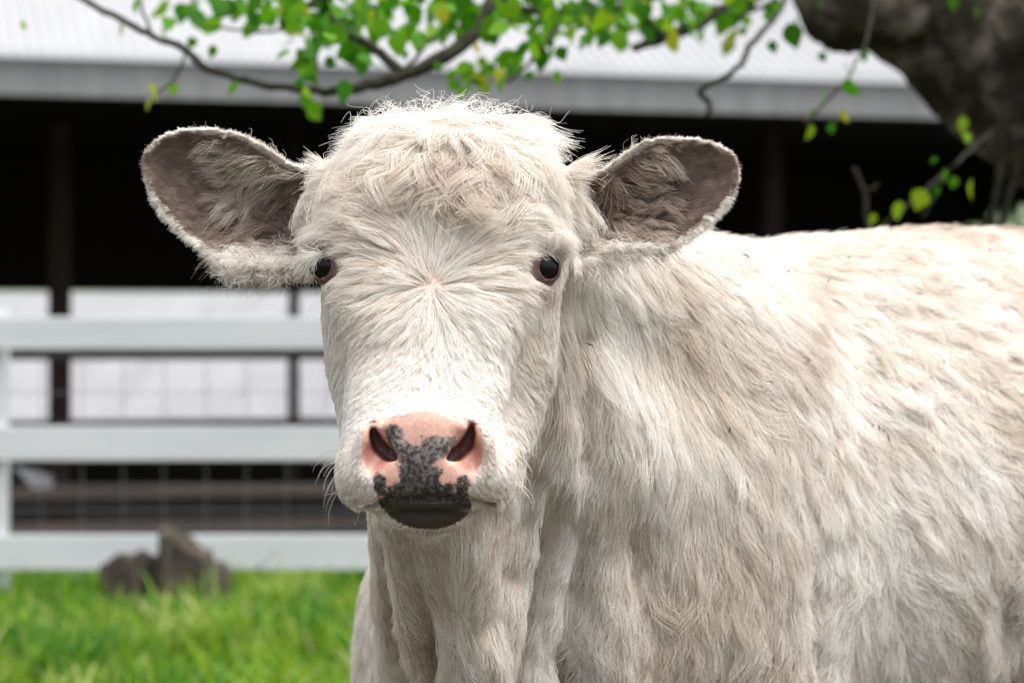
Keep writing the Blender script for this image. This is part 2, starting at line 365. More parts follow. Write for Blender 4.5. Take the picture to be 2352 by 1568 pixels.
# branches traced by eye, each at its own depth
BR = [
 ([(1240,-260,4.5),(1190,-120,4.2),(1140,0,4.0),(1085,85,3.95),(1000,140,3.9),(915,178,3.88),(830,200,3.85),(750,210,3.85),(640,200,3.9),(560,186,3.95),(470,155,4.0),(420,110,4.05),(350,85,4.1),(280,45,4.15),(170,-10,4.2),(60,-60,4.3)], [34,28,22,17,15,14,12,9,8,8,9,8,7,7,6,4]),
 ([(920,168,3.88),(860,112,3.9),(800,75,3.95),(760,35,4.0),(735,-40,4.0)], [12,10,9,8,6]),
 ([(930,165,3.9),(985,95,4.1),(1040,70,4.2),(1120,20,4.3),(1180,-30,4.4)], [5,4,4,4,5]),
 ([(1130,5,4.0),(1220,25,4.1),(1300,30,4.2),(1400,22,4.3),(1500,-5,4.4),(1600,-60,4.5)], [7,8,8,9,10,12]),
 ([(1300,28,4.2),(1270,80,4.1),(1230,130,4.0),(1190,170,4.0),(1160,190,4.0)], [6,5,4,4,3]),
 ([(1960,-200,4.9),(1830,-80,4.8),(1700,10,4.7),(1640,35,4.6),(1560,75,4.5),(1500,95,4.45),(1455,112,4.4)], [22,20,16,14,13,12,7]),
 ([(1830,-80,4.8),(1800,10,4.5),(1760,60,4.4),(1720,110,4.35),(1700,150,4.3),(1650,185,4.3),(1608,212,4.3),(1625,232,4.3),(1630,255,4.3),(1606,272,4.3)], [8,6,6,7,6,6,7,6,6,4]),
 ([(1800,8,4.5),(1740,20,4.5),(1690,40,4.5),(1655,55,4.5)], [4,5,4,3]),
 ([(1520,85,4.45),(1480,40,4.4),(1440,10,4.4),(1380,-30,4.4)], [7,5,5,5]),
 ([(2010,-60,4.8),(2000,60,4.5),(1960,160,4.4),(1900,230,4.35),(1850,285,4.3)], [4,3,3,3,3]),
 ([(760,-40,3.9),(700,30,3.9),(640,70,4.0),(560,72,4.0),(470,60,4.05)], [4,4,3,3,2]),
 ([(430,112,4.05),(400,180,4.05),(350,225,4.05)], [3,2.5,2]),
 ([(350,84,4.1),(330,30,4.15),(300,-30,4.2)], [3,3,3]),
 ([(2290,290,4.9),(2215,360,4.6),(2170,400,4.6),(2120,440,4.55),(2060,490,4.5),(2020,520,4.5)], [5,4,4,3,3,3]),
 ([(2170,400,4.6),(2150,440,4.6),(2120,500,4.6)], [4,3,3]),
 ([(1960,385,4.7),(1985,440,4.7),(1990,500,4.7),(2005,540,4.7)], [5,5,5,5]),
 ([(1985,440,4.7),(2020,425,4.7)], [4,3]),
 ([(2305,300,4.9),(2300,380,4.9),(2285,470,4.9),(2275,520,4.9)], [10,9,8,7]),
 ([(2345,330,4.9),(2335,400,4.9),(2312,470,4.9),(2300,520,4.9)], [10,9,8,7]),
]
for pts, rad in BR:
    w3 = catmull(np.array([P(*p) for p in pts]), 5, False); rr = np.interp(np.linspace(0, 1, len(w3)), np.linspace(0, 1, len(rad)), rad) * np.array([p[1] for p in w3]) / F * 1.1
    w3 += RNG.normal(0, .0015, w3.shape)
    m = MB(); m.tube(w3, rr, 10, .10); m.build('branch', M_twig, tree, smooth=True)
# leaves: ovate blades, folded along the midrib, individually placed around the branches
def leaf_material():
    m, t, bs = new_mat('leaf_green')
    at = t.nodes.new('ShaderNodeAttribute'); at.attribute_name = 'tint'
    cr = t.nodes.new('ShaderNodeValToRGB'); e = cr.color_ramp.elements
    e[0].position = 0; e[0].color = (.010, .06, .002, 1); e[1].position = 1; e[1].color = (.50, .40, .03, 1)
    for p_, c_ in ((.4, (.04, .18, .004, 1)), (.7, (.14, .36, .007, 1)), (.88, (.30, .44, .012, 1))): x_ = e.new(p_); x_.color = c_
    no = t.nodes.new('ShaderNodeTexNoise'); no.inputs['Scale'].default_value = 60
    ad = t.nodes.new('ShaderNodeMath'); ad.operation = 'MULTIPLY_ADD'; ad.inputs[1].default_value = .25
    t.links.new(no.outputs[0], ad.inputs[0]); t.links.new(at.outputs['Fac'], ad.inputs[2])
    sb = t.nodes.new('ShaderNodeMath'); sb.operation = 'SUBTRACT'; sb.inputs[1].default_value = .125; t.links.new(ad.outputs[0], sb.inputs[0])
    t.links.new(sb.outputs[0], cr.inputs[0])
    tr = t.nodes.new('ShaderNodeBsdfTranslucent'); mx = t.nodes.new('ShaderNodeMixShader'); mx.inputs[0].default_value = .5
    t.links.new(cr.outputs[0], bs.inputs['Base Color']); t.links.new(cr.outputs[0], tr.inputs[0]); bs.inputs['Roughness'].default_value = .55; bs.inputs['Specular IOR Level'].default_value = .2
    o_ = [x_ for x_ in t.nodes if x_.type == 'OUTPUT_MATERIAL'][0]
    t.links.new(bs.outputs[0], mx.inputs[1]); t.links.new(tr.outputs[0], mx.inputs[2]); t.links.new(mx.outputs[0], o_.inputs[0])
    return m
LV, LF, LT = [], [], []
def leaf(c, size, tint, down=None):
    """one leaf of length size whose stalk end is near c"""
    d = np.array([random.gauss(0, .8), random.gauss(0, .7), -1 + random.gauss(0, .75)]) if down is None else np.array(down, float)
    d /= np.linalg.norm(d); n = np.array([random.gauss(0, .9), -.8 + random.gauss(0, .6), random.gauss(.5, .8)]); n -= d * np.dot(n, d); n /= np.linalg.norm(n)
    s = np.cross(d, n); L = size; W = size * random.uniform(.30, .46); base = len(LV)
    prof = ((0, .04), (.08, .55), (.25, .95), (.45, 1.0), (.65, .74), (.82, .40), (1.0, 0.02)); bend = random.uniform(-.18, .3); fold = random.uniform(.05, .35)
    for t, wv in prof:
        p = c + d * L * (t - .0) - n * bend * L * t * t
        for sg in (-1, 0, 1): LV.append(p + s * sg * W * wv * (1 + random.uniform(-.06, .06)) + n * (fold * W * wv * abs(sg)))
    for i in range(len(prof) - 1):
        for k in (0, 1): LF.append((base + i * 3 + k, base + i * 3 + k + 1, base + (i + 1) * 3 + k + 1, base + (i + 1) * 3 + k))
    LT.extend([tint] * (len(prof) * 3))
def clump(u, v, su, sv, n, Y, smin=30, smax=60, t0=.35, t1=.75):
    for _ in range(int(n * 1.4)):
        y = Y + random.gauss(0, .22)
        leaf(P(random.gauss(u, su), random.gauss(v, sv), y), random.uniform(smin, smax) * random.choice((.7, 1, 1, 1.15)) * y * TS / F, min(1, max(0, random.gauss((t0 + t1) / 2 - .04, .19))))
for a in ((560, 5, 60, 16, 12, 4.1), (640, 30, 50, 25, 16, 4.0), (720, 10, 50, 22, 16, 4.0), (720, 95, 30, 45, 16, 3.95), (705, 140, 8, 30, 9, 3.95), (830, 40, 45, 30, 20, 4.0),
          (800, 85, 25, 25, 8, 4.0), (900, 20, 50, 24, 20, 4.1), (960, 60, 45, 30, 16, 4.1), (1050, 10, 50, 22, 18, 4.2), (1090, 50, 26, 28, 14, 4.1), (1000, 5, 40, 12, 8, 4.1),
          (1190, 10, 50, 20, 16, 4.2), (1250, 60, 30, 30, 14, 4.1), (1300, 10, 50, 18, 16, 4.2), (1300, 70, 30, 24, 9, 4.2), (1400, 5, 45, 18, 16, 4.3), (1380, 55, 35, 20, 8, 4.2),
          (1490, 20, 40, 22, 14, 4.4), (1560, 40, 40, 22, 10, 4.4), (1640, 15, 40, 20, 10, 4.4), (1690, 30, 22, 22, 8, 4.5), (470, 5, 40, 14, 6, 4.1), (370, 20, 40, 16, 4, 4.1), (1240, 125, 30, 26, 8, 4.1),
          (1780, 5, 30, 8, 4, 4.5), (1010, -60, 300, 40, 70, 4.2), (1500, -60, 150, 40, 40, 4.4)):
    clump(*a)
clump(1085, 165, 45, 24, 26, 4.05, 26, 44, .62, .92)
# leaves that read one by one in the photograph: u, v of the middle, length, tint
for (u, v, s, t, Y) in ((790, 212, 62, .38, 3.7), (830, 155, 50, .42, 3.85), (536, 205, 44, .55, 3.9), (350, 215, 50, .93, 3.9), (397, 207, 30, .72, 4.0), (340, 240, 34, .9, 4.0),
                        (488, 120, 34, .5, 4.1), (280, 70, 34, .95, 4.2), (440, 100, 30, .5, 4.1), (55, 60, 24, .85, 4.4), (965, 120, 24, .45, 4.1), (930, 128, 26, .45, 4.1),
                        (1278, 180, 38, .68, 4.0), (1290, 125, 40, .4, 4.1), (1240, 145, 34, .4, 4.1), (1552, 82, 32, .4, 4.3), (1605, 40, 42, .5, 4.3), (1440, 105, 30, .72, 4.4),
                        (1822, 85, 66, .22, 4.3), (1775, 110, 34, .3, 4.4), (1890, 132, 26, .3, 4.4), (1955, 205, 56, .45, 4.3), (1942, 158, 34, .5, 4.3), (1892, 222, 34, .6, 4.3),
                        (1865, 262, 24, .55, 4.3), (1858, 305, 42, .8, 4.3), (1912, 295, 34, .45, 4.3), (1940, 268, 36, .95, 4.3), (1985, 130, 32, .4, 4.3), (1830, 55, 30, .3, 4.4),
                        (2210, 288, 42, .82, 4.5), (2222, 318, 30, .75, 4.5), (2113, 460, 54, .84, 4.4), (2064, 486, 50, .84, 4.4), (2230, 436, 50, .88, 4.4), (2170, 405, 34, .6, 4.5),
                        (2190, 420, 28, .55, 4.5), (2005, 505, 30, .82, 4.5), (2150, 440, 28, .4, 4.5), (2145, 370, 20, .4, 4.5), (2190, 10, 40, .5, 4.8), (2240, 30, 30, .5, 4.8), (1880, 10, 30, .4, 4.6)):
    d = np.array([random.gauss(0, .3), random.gauss(0, .2), -1]); d /= np.linalg.norm(d)
    leaf(P(u, v, Y) - d * s * Y * TS / F * .5, s * Y * TS / F * .98, t, d)
lo = mesh_obj('crown', LV, LF, leaf_material(), tree, smooth=True)
a = lo.data.attributes.new('tint', 'FLOAT', 'POINT'); a.data.foreach_set('value', np.array(LT, np.float32))

P = P0
# pale bush right of the barn
def bush():
    n = 9000; V = []; c = np.array([3.6, 11.5, 1.15]); r = np.array([1.55, 1.2, 1.0])
    d = RNG.normal(0, 1, (n, 3)); d /= np.linalg.norm(d, axis=1)[:, None]
    p = c + d * r * (RNG.uniform(.75, 1.0, n) ** .5)[:, None] * (1 + .08 * np.sin(d[:, :1] * 9 + d[:, 2:] * 7))
    a = RNG.normal(0, 1, (n, 3)); a /= np.linalg.norm(a, axis=1)[:, None]; b = np.cross(a, d); b /= np.linalg.norm(b, axis=1)[:, None] + 1e-9
    s = RNG.uniform(.02, .045, n)[:, None]
    V = np.stack([p - a * s, p - b * s * .5, p + a * s, p + b * s * .5], 1).reshape(-1, 3)
    Fq = np.arange(n * 4).reshape(-1, 4)
    root = empty('bush', (3.6, 11.5, -.1)); tag(root, 'pale green bush behind the cow under the leaning trunk', 'bush')
    mesh_obj('foliage', V, Fq, noise_mat('pale_bush_leaf', (.34, .44, .26), (.62, .70, .52), 5, .7), root)
    m = MB()
    for k in range(7):
        an = k * .9; m.tube([(3.6 + .1 * math.cos(an), 11.5 + .1 * math.sin(an), -.1), (3.6 + .5 * math.cos(an), 11.5 + .5 * math.sin(an), .8), (3.6 + .9 * math.cos(an), 11.5 + .8 * math.sin(an), 1.5)], [.03, .02, .01], 6)
    m.build('stem', M_twig, root)
bush()
print('tree', round(time.time() - T0, 1))

# ================================================================ THE COW
HP = 2.5 / F                                  # one picture unit at the head's distance, in metres
f32 = np.float32
def rot_axes(yaw=0.0, pitch=0.0, roll=0.0):
    from mathutils import Euler
    return np.array(Euler((pitch, roll, yaw), 'XYZ').to_matrix())
def A3(p): return np.asarray(p, float)
def pad(a, b, r): return np.minimum(a, b) - r, np.maximum(a, b) + r
class Ell:
    def __init__(s, c, r, R=None): s.c, s.r = A3(c), A3(r); s.R = np.eye(3) if R is None else R; s.lo, s.hi = s.c - s.r.max(), s.c + s.r.max()
    def __call__(s, X, Y, Z):
        x, y, z = X - s.c[0], Y - s.c[1], Z - s.c[2]; q = [x * s.R[0, i] + y * s.R[1, i] + z * s.R[2, i] for i in range(3)]
        k0 = np.sqrt(sum((q[i] / s.r[i]) ** 2 for i in range(3))); k1 = np.sqrt(sum((q[i] / s.r[i] ** 2) ** 2 for i in range(3))) + 1e-9
        return k0 * (k0 - 1) / k1
class Cone:
    """capsule whose radius runs from ra to rb; flat < 1 squeezes it along the given direction"""
    def __init__(s, a, b, ra, rb, flat=None, fd=None):
        s.a, s.b, s.ra, s.rb = A3(a), A3(b), ra, rb; s.lo, s.hi = pad(s.a, s.b, max(ra, rb) * 1.1)
    def __call__(s, X, Y, Z):
        d = s.b - s.a; L = d.dot(d); px, py, pz = X - s.a[0], Y - s.a[1], Z - s.a[2]
        t = np.clip((px * d[0] + py * d[1] + pz * d[2]) / L, 0, 1)
        return np.sqrt((px - t * d[0]) ** 2 + (py - t * d[1]) ** 2 + (pz - t * d[2]) ** 2) - (s.ra + (s.rb - s.ra) * t)
class Loft:
    """stack of level rounded-rectangle sections: rows (v, u centre, half width, front depth, back depth, exponent) in head units"""
    def __init__(s, rows):
        r = np.array(rows, float); o = []
        vv = r[:, 0]; fine = np.linspace(vv[0], vv[-1], 160)
        s.z = CAMZ - (fine - 784) * HP
        # smooth spline through the rows
        def sp(y):
            m = np.gradient(y, vv); i = np.clip(np.searchsorted(vv, fine) - 1, 0, len(vv) - 2); h = vv[i + 1] - vv[i]; t = (fine - vv[i]) / h
            return (2 * t**3 - 3 * t**2 + 1) * y[i] + (t**3 - 2 * t**2 + t) * h * m[i] + (-2 * t**3 + 3 * t**2) * y[i + 1] + (t**3 - t**2) * h * m[i + 1]
        s.cx = (sp(r[:, 1]) - 1176) * HP; s.hw = np.maximum(sp(r[:, 2]), 2) * HP; wf, wb = sp(r[:, 3]), sp(r[:, 4])
        s.cy = 2.5 + (wf + wb) / 2 * HP; s.hd = np.maximum((wb - wf) / 2, 2) * HP; s.p = sp(r[:, 5])
        s.lo = np.array([(s.cx - s.hw).min(), (s.cy - s.hd).min(), s.z.min()]); s.hi = np.array([(s.cx + s.hw).max(), (s.cy + s.hd).max(), s.z.max()])
        s.z0, s.z1 = s.z[-1], s.z[0]
    def __call__(s, X, Y, Z):
        zi = s.z[::-1]; g = lambda a: np.interp(Z, zi, a[::-1])
        cx, hw, cy, hd, p = g(s.cx), g(s.hw), g(s.cy), g(s.hd), g(s.p)
        # perspective widening/narrowing with depth keeps the traced outline true
        f = (np.abs((X - cx) / hw) ** p + np.abs((Y - cy) / hd) ** p + 1e-12) ** (1 / p)
        d = (f - 1) * np.minimum(hw, hd)
        over = np.maximum(Z - s.z1, s.z0 - Z)
        return np.maximum(d, over)
def smin(a, b, k):
    h = np.maximum(k - np.abs(a - b), 0) / k
    return np.minimum(a, b) - h * h * k * .25
def smax(a, b, k): return -smin(-a, -b, k)
def hpt(u, v, w): return P(u, v, 2.5 + w * HP)

# --- ears: a cupped sheet whose outline is a closed curve in the plane of the ear
EAR_L = [(742, 392), (695, 384), (655, 364), (615, 338), (570, 312), (520, 297), (460, 291), (400, 295), (352, 313), (325, 345), (322, 390), (340, 440), (372, 492), (412, 533), (455, 566), (505, 596), (560, 616), (620, 624), (690, 615), (745, 590)]
EAR_R = [(1300, 410), (1345, 402), (1388, 384), (1430, 352), (1475, 322), (1530, 309), (1590, 311), (1645, 323), (1688, 348), (1701, 385), (1694, 428), (1668, 470), (1632, 508), (1592, 540), (1545, 565), (1490, 574), (1430, 580), (1370, 588), (1310, 600)]
class Ear:
    def __init__(s, poly, sgn):
        s.sgn = sgn; s.poly = catmull(poly, 4); s.w0 = 2.590
        q = s.poly; s.lo = np.array([(q[:, 0].min() - 1176) * HP - .02, s.w0 - .03, CAMZ - (q[:, 1].max() - 784) * HP - .02]); s.hi = np.array([(q[:, 0].max() - 1176) * HP + .035, s.w0 + .085, CAMZ - (q[:, 1].min() - 784) * HP + .035])
    def sd(s, X, Y, Z):
        """signed distance to the ear outline (negative inside), in head units"""
        k = 1 / (s.w0 / F); U = 1176 + X * k; V = 784 - (Z - CAMZ) * k; q = s.poly
        d2 = None; ins = None
        for i in range(len(q)):
            a, b = q[i - 1], q[i]; e = b - a; L = e.dot(e) + 1e-9
            px, pv = U - a[0], V - a[1]; t = np.clip((px * e[0] + pv * e[1]) / L, 0, 1)
            dd = (px - t * e[0]) ** 2 + (pv - t * e[1]) ** 2
            c = ((a[1] > V) != (b[1] > V)) & (U < (b[0] - a[0]) * (V - a[1]) / (b[1] - a[1] + 1e-12) + a[0])
            d2 = dd if d2 is None else np.minimum(d2, dd); ins = c if ins is None else ins ^ c
        d = np.sqrt(d2); return np.where(ins, -d, d), U, V
    def mid(s, sd, U, V):
        dep = np.clip(-sd, 0, None)
        uc = 1012; r = np.clip((np.abs(U - uc) - 290) / 400, 0, 1)          # 0 at the head, 1 at the tip
        cup = .062 * (1 - r * .55) * (1 - np.exp(-dep / 42))
        lower = np.clip((V - 470) / 150, 0, 1)
        return s.w0 + .030 * r * r - .018 * lower * (1 - r) + cup
    def __call__(s, X, Y, Z):
        X, Y, Z = np.broadcast_arrays(X[..., :1] if False else X, Y, Z)
        sd, U, V = s.sd(X, Y, Z)
        th = .0028 + .0016 * np.exp(-np.clip(-sd, 0, None) / 14)
        sh = (np.abs(Y - s.mid(sd, U, V)) - th) * .62
        return smax(sh, sd * HP, .006)
ears = [Ear(EAR_L, -1), Ear(EAR_R, 1)]

# --- head
skull = Loft([(262, 1030, 20, 150, 210, 2), (270, 1030, 100, 96, 270, 2.0), (290, 1027, 142, 40, 320, 2.0), (322, 1024, 178, -5, 360, 2.1), (365, 1022, 214, -42, 385, 2.2), (425, 1018, 250, -72, 395, 2.3),
              (500, 1014, 271, -95, 400, 2.5), (570, 1013, 282, -108, 400, 2.6), (640, 1011, 280, -112, 395, 2.5), (700, 1010, 277, -100, 380, 2.4), (780, 1009, 272, -90, 355, 2.3),
              (850, 1010, 264, -85, 325, 2.3), (920, 1008, 243, -90, 285, 2.3), (990, 1006, 224, -115, 225, 2.3), (1050, 1000, 208, -150, 150, 2.3), (1100, 993, 172, -180, 75, 2.2), (1140, 986, 132, -200, 10, 2.1), (1160, 984, 80, -190, -60, 2)])
nasal = Loft([(420, 1012, 130, -30, 120, 2.2), (470, 1009, 178, -66, 120, 2.2), (530, 1006, 200, -100, 120, 2.3), (600, 1003, 206, -134, 100, 2.3), (680, 999, 200, -176, 60, 2.3), (760, 994, 186, -214, 40, 2.4), (840, 989, 178, -254, 20, 2.5), (900, 985, 178, -286, 0, 2.6),
              (950, 981, 176, -314, -20, 2.6), (1000, 980, 180, -338, -40, 2.7), (1050, 980, 184, -350, -50, 2.8), (1100, 981, 183, -346, -50, 2.8), (1130, 982, 174, -330, -50, 2.7), (1148, 982, 152, -305, -70, 2.5), (1160, 982, 110, -270, -90, 2.2)])
chin = Loft([(1120, 980, 120, -290, -60, 2.3), (1150, 980, 110, -286, -70, 2.3), (1175, 982, 102, -290, -80, 2.2), (1195, 984, 82, -276, -110, 2.0), (1206, 985, 36, -255, -160, 2.0)])
# lying line between the nostrils etc.
def head_prims():
    L = [(skull, .02), (nasal, .022)]
    L += [(Ell(hpt(772, 552, 10), (.016, .016, .010)), .02), (Ell(hpt(1236, 554, 0), (.016, .016, .010)), .02)]        # brow ridges
    L += [(Ell(hpt(838, 1085, -215), (.022, .042, .030)), .02), (Ell(hpt(1126, 1085, -215), (.022, .042, .030)), .02)]  # upper lip pads
    L += [(Ell(hpt(852, 1030, -318), (.014, .012, .026)), .010), (Ell(hpt(1104, 1030, -318), (.014, .012, .026)), .010)] # outer nostril wings
    L += [(Ell(hpt(975, 1000, -330), (.040, .012, .030)), .012)]
    L += [(Ell(hpt(745, 485, 235), (.022, .035, .042)), .03), (Ell(hpt(1296, 495, 235), (.022, .035, .042)), .03)]      # ear roots
    return L
EYES = [(hpt(754, 612, -36), -1), (hpt(1246, 615, -42), 1)]
EYEX = {-1: -.42, 1: .46}
def eyedir(s): return np.array([EYEX[s], -.90, 0.]) / math.hypot(EYEX[s], .90)
EYE_R = 37 * HP
def NOSTRIL(cx, sx): return [(cx + sx * 27, 972, 6), (cx + sx * 24, 994, 10), (cx + sx * 12, 1018, 14), (cx - sx * 10, 1038, 14), (cx - sx * 30, 1050, 8)]
def carve_list():
    c = []
    for sx, cx in ((-1, 877), (1, 1063)):
        c.append((Ell(hpt(cx + sx * 14, 1040, -366), (.0145, .028, .026), rot_axes(roll=-.42 * sx)), .008))
        path = NOSTRIL(cx, sx)
        for w_ in (-362, -345, -328, -311, -294):
            sh = (w_ + 362) * .12
            for q in range(len(path) - 1):
                a, b = path[q], path[q + 1]
                c.append((Cone(hpt(a[0] - sx * sh, a[1] + sh, w_), hpt(b[0] - sx * sh, b[1] + sh, w_), a[2] * HP, b[2] * HP), .0035))
    # line of the mouth
    for a, b in (((845, 1150, -270), (900, 1153, -318)), ((900, 1153, -318), (980, 1150, -330)), ((980, 1150, -330), (1062, 1153, -318)), ((1062, 1153, -318), (1120, 1148, -270)), ((1120, 1148, -270), (1165, 1132, -150)), ((845, 1150, -270), (800, 1138, -150))):
        c.append((Cone(hpt(*a), hpt(*b), .0058, .0058), .006))
    return c

# --- body
BA = np.array([.80, .60, 0.]); BB = np.array([.60, -.80, 0.]); YAW = math.atan2(.60, .80)
RB = rot_axes(yaw=YAW)                               # local x = along the back, local y = away from the camera side
S0 = np.array([.03, 2.99, 0.])
def bp(a, b, z): return S0 + BA * a + BB * b + np.array([0, 0, z])
def body_prims():
    L = []
    L.append((Ell(bp(.80, .0, .87), (.86, .315, .365), RB), .05))              # barrel
    L.append((Ell(bp(1.35, .0, .98), (.42, .27, .30), RB), .08))               # rump
    L.append((Cone(bp(.22, 0, 1.095), bp(1.5, 0, 1.150), .125, .13), .10))     # back line
    L.append((Ell(bp(.16, .145, .86), (.215, .125, .36), RB), .05))            # near shoulder
    L.append((Ell(bp(.03, -.18, .70), (.16, .115, .25), RB), .06))            # far shoulder
    L.append((Ell(bp(.08, 0, .72), (.17, .19, .22), RB), .06))                 # breast
    L.append((Cone(hpt(1020, 540, 330), bp(.26, .0, 1.05), .092, .18), .05))   # neck, upper
    L.append((Cone(hpt(1015, 780, 250), bp(.12, .03, .92), .088, .19), .04))   # neck, lower
    L.append((Cone(hpt(1010, 950, 150), P(1040, 1500, 2.88), .082, .085), .04))   # throat
    L.append((Cone(P(1060, 1250, 2.60), P(1110, 1700, 2.74), .030, .04), .045))   # dewlap
    # folds of loose skin beside the throat
    L.append((Cone(P(1270, 900, 2.655), P(1085, 1650, 2.72), .020, .028), .014))
    L.append((Cone(P(1335, 1040, 2.735), P(1190, 1720, 2.80), .020, .030), .018))
    L.append((Cone(P(1340, 960, 2.74), P(1395, 1750, 2.86), .024, .05), .03))
    L.append((Cone(P(1450, 1050, 2.86), P(1410, 1650, 2.87), .06, .05), .03))
    L.append((Cone(P(900, 1180, 2.60), P(960, 1480, 2.72), .018, .014), .014))
    L.append((Cone(P(1225, 1150, 2.86), P(1215, 1750, 2.95), .07, .10), .04))
    # elbow and near foreleg
    L.append((Ell(bp(.20, .155, .62), (.12, .075, .17), RB), .07))
    L.append((Cone(bp(.20, .16, .62), bp(.14, .15, .38), .085, .055), .04)); L.append((Cone(bp(.14, .15, .38), bp(.14, .15, .08), .045, .036), .02)); L.append((Cone(bp(.14, .15, .08), bp(.12, .15, .025), .048, .055), .02))
    L.append((Cone(bp(.14, -.16, .62), bp(.04, -.15, .38), .085, .055), .04)); L.append((Cone(bp(.04, -.15, .38), bp(.04, -.15, .08), .045, .036), .02)); L.append((Cone(bp(.04, -.15, .08), bp(.02, -.15, .025), .048, .055), .02))
    for s in (1, -1):                                                         # hind legs: thigh, hock pointing back, upright shank
        L.append((Ell(bp(1.48, .15 * s, .80), (.20, .11, .28), RB), .06)); L.append((Cone(bp(1.44, .17 * s, .62), bp(1.60, .16 * s, .40), .09, .05), .04))
        L.append((Cone(bp(1.60, .16 * s, .40), bp(1.54, .16 * s, .08), .045, .036), .02)); L.append((Cone(bp(1.54, .16 * s, .08), bp(1.52, .16 * s, .025), .048, .055), .02))
    L.append((Cone(bp(1.70, 0, 1.16), bp(1.80, 0, .95), .04, .028), .04)); L.append((Cone(bp(1.80, 0, .95), bp(1.80, 0, .50), .026, .02), .02)); L.append((Ell(bp(1.80, 0, .42), (.04, .04, .12)), .03))
    return L
HEAD, BODY, CARVE = head_prims(), body_prims(), carve_list()
def axis(segs):
    o = []
    for a, b, h in segs: o.append(np.arange(a, b, h))
    return np.concatenate(o + [[segs[-1][1]]]).astype(f32)
xs = axis([(-.42, .28, .0031), (.28, .9, .010), (.9, 1.85, .02)])
ys = axis([(2.27, 2.76, .0031), (2.76, 3.1, .008), (3.1, 4.6, .018)])
zs = axis([(-.03, .60, .018), (.60, .86, .008), (.86, 1.385, .0031)])
G = np.full((len(xs), len(ys), len(zs)), 1.0, f32)
def crop(lo, hi, m):
    r = []
    for ax, l, h in zip((xs, ys, zs), lo, hi): r.append((max(np.searchsorted(ax, l - m) - 1, 0), min(np.searchsorted(ax, h + m) + 1, len(ax))))
    return r
def apply(fn, k, op):
    (a, b), (c, d), (e, g) = crop(fn.lo, fn.hi, k + .045)
    if b <= a or d <= c or g <= e: return
    X, Y, Z = xs[a:b, None, None], ys[None, c:d, None], zs[None, None, e:g]
    D = fn(X, Y, Z).astype(f32); s = G[a:b, c:d, e:g]
    G[a:b, c:d, e:g] = smin(s, D, f32(k)) if op > 0 else smax(s, -D, f32(k))
for fn, k in HEAD: apply(fn, k, 1)
apply(chin, .006, 1)
for fn, k in BODY: apply(fn, k, 1)
for e in ears: apply(e, .022, 1)
for c, s in EYES:                                     # lids: a shell round each eyeball, opened towards the side-front
    apply(Ell(c, (EYE_R + .0035,) * 3), .014, 1)
for c, s in EYES:
    d = eyedir(s)
    apply(Ell(c + d * (EYE_R + .002), (.0106, .0135, .0118), rot_axes(roll=.15 * s)), .0025, -1)
    apply(Ell(c, (EYE_R - .0002,) * 3), .001, -1)
for fn, k in CARVE: apply(fn, k, -1)
def surf(u, v):
    for y in np.arange(2.2, 4.2, .004):
        p = P(u, v, y); i, j, k = np.searchsorted(xs, p[0]), np.searchsorted(ys, y), np.searchsorted(zs, p[2])
        if i < len(xs) and k < len(zs) and G[i, j, k] < 0: return p
    return P(u, v, 3.2)
GROOVES = [([(1240, 1080), (1225, 1200), (1190, 1320), (1140, 1440)], .018, .016), ([(1360, 1200), (1330, 1340), (1290, 1480), (1270, 1640)], .012, .022), ([(1000, 1290), (1010, 1420), (1040, 1560)], .010, .03),
           ([(1868, 1210), (1872, 1330), (1880, 1450), (1885, 1620)], .010, .03), ([(2300, 1330), (2330, 1420), (2320, 1560)], .01, .04), ([(868, 1230), (880, 1340), (890, 1460), (930, 1600)], .014, .025),
           ([(1650, 1540), (1740, 1600), (1860, 1640)], .014, .05), ([(1338, 760), (1345, 880), (1340, 1000)], .012, .03)]
for path, r, k in GROOVES:
    w3 = [surf(*q) for q in path]
    for a, b in zip(w3[:-1], w3[1:]): apply(Cone(a, b, r, r), k, -1)
print('field', G.shape, round(time.time() - T0, 1))

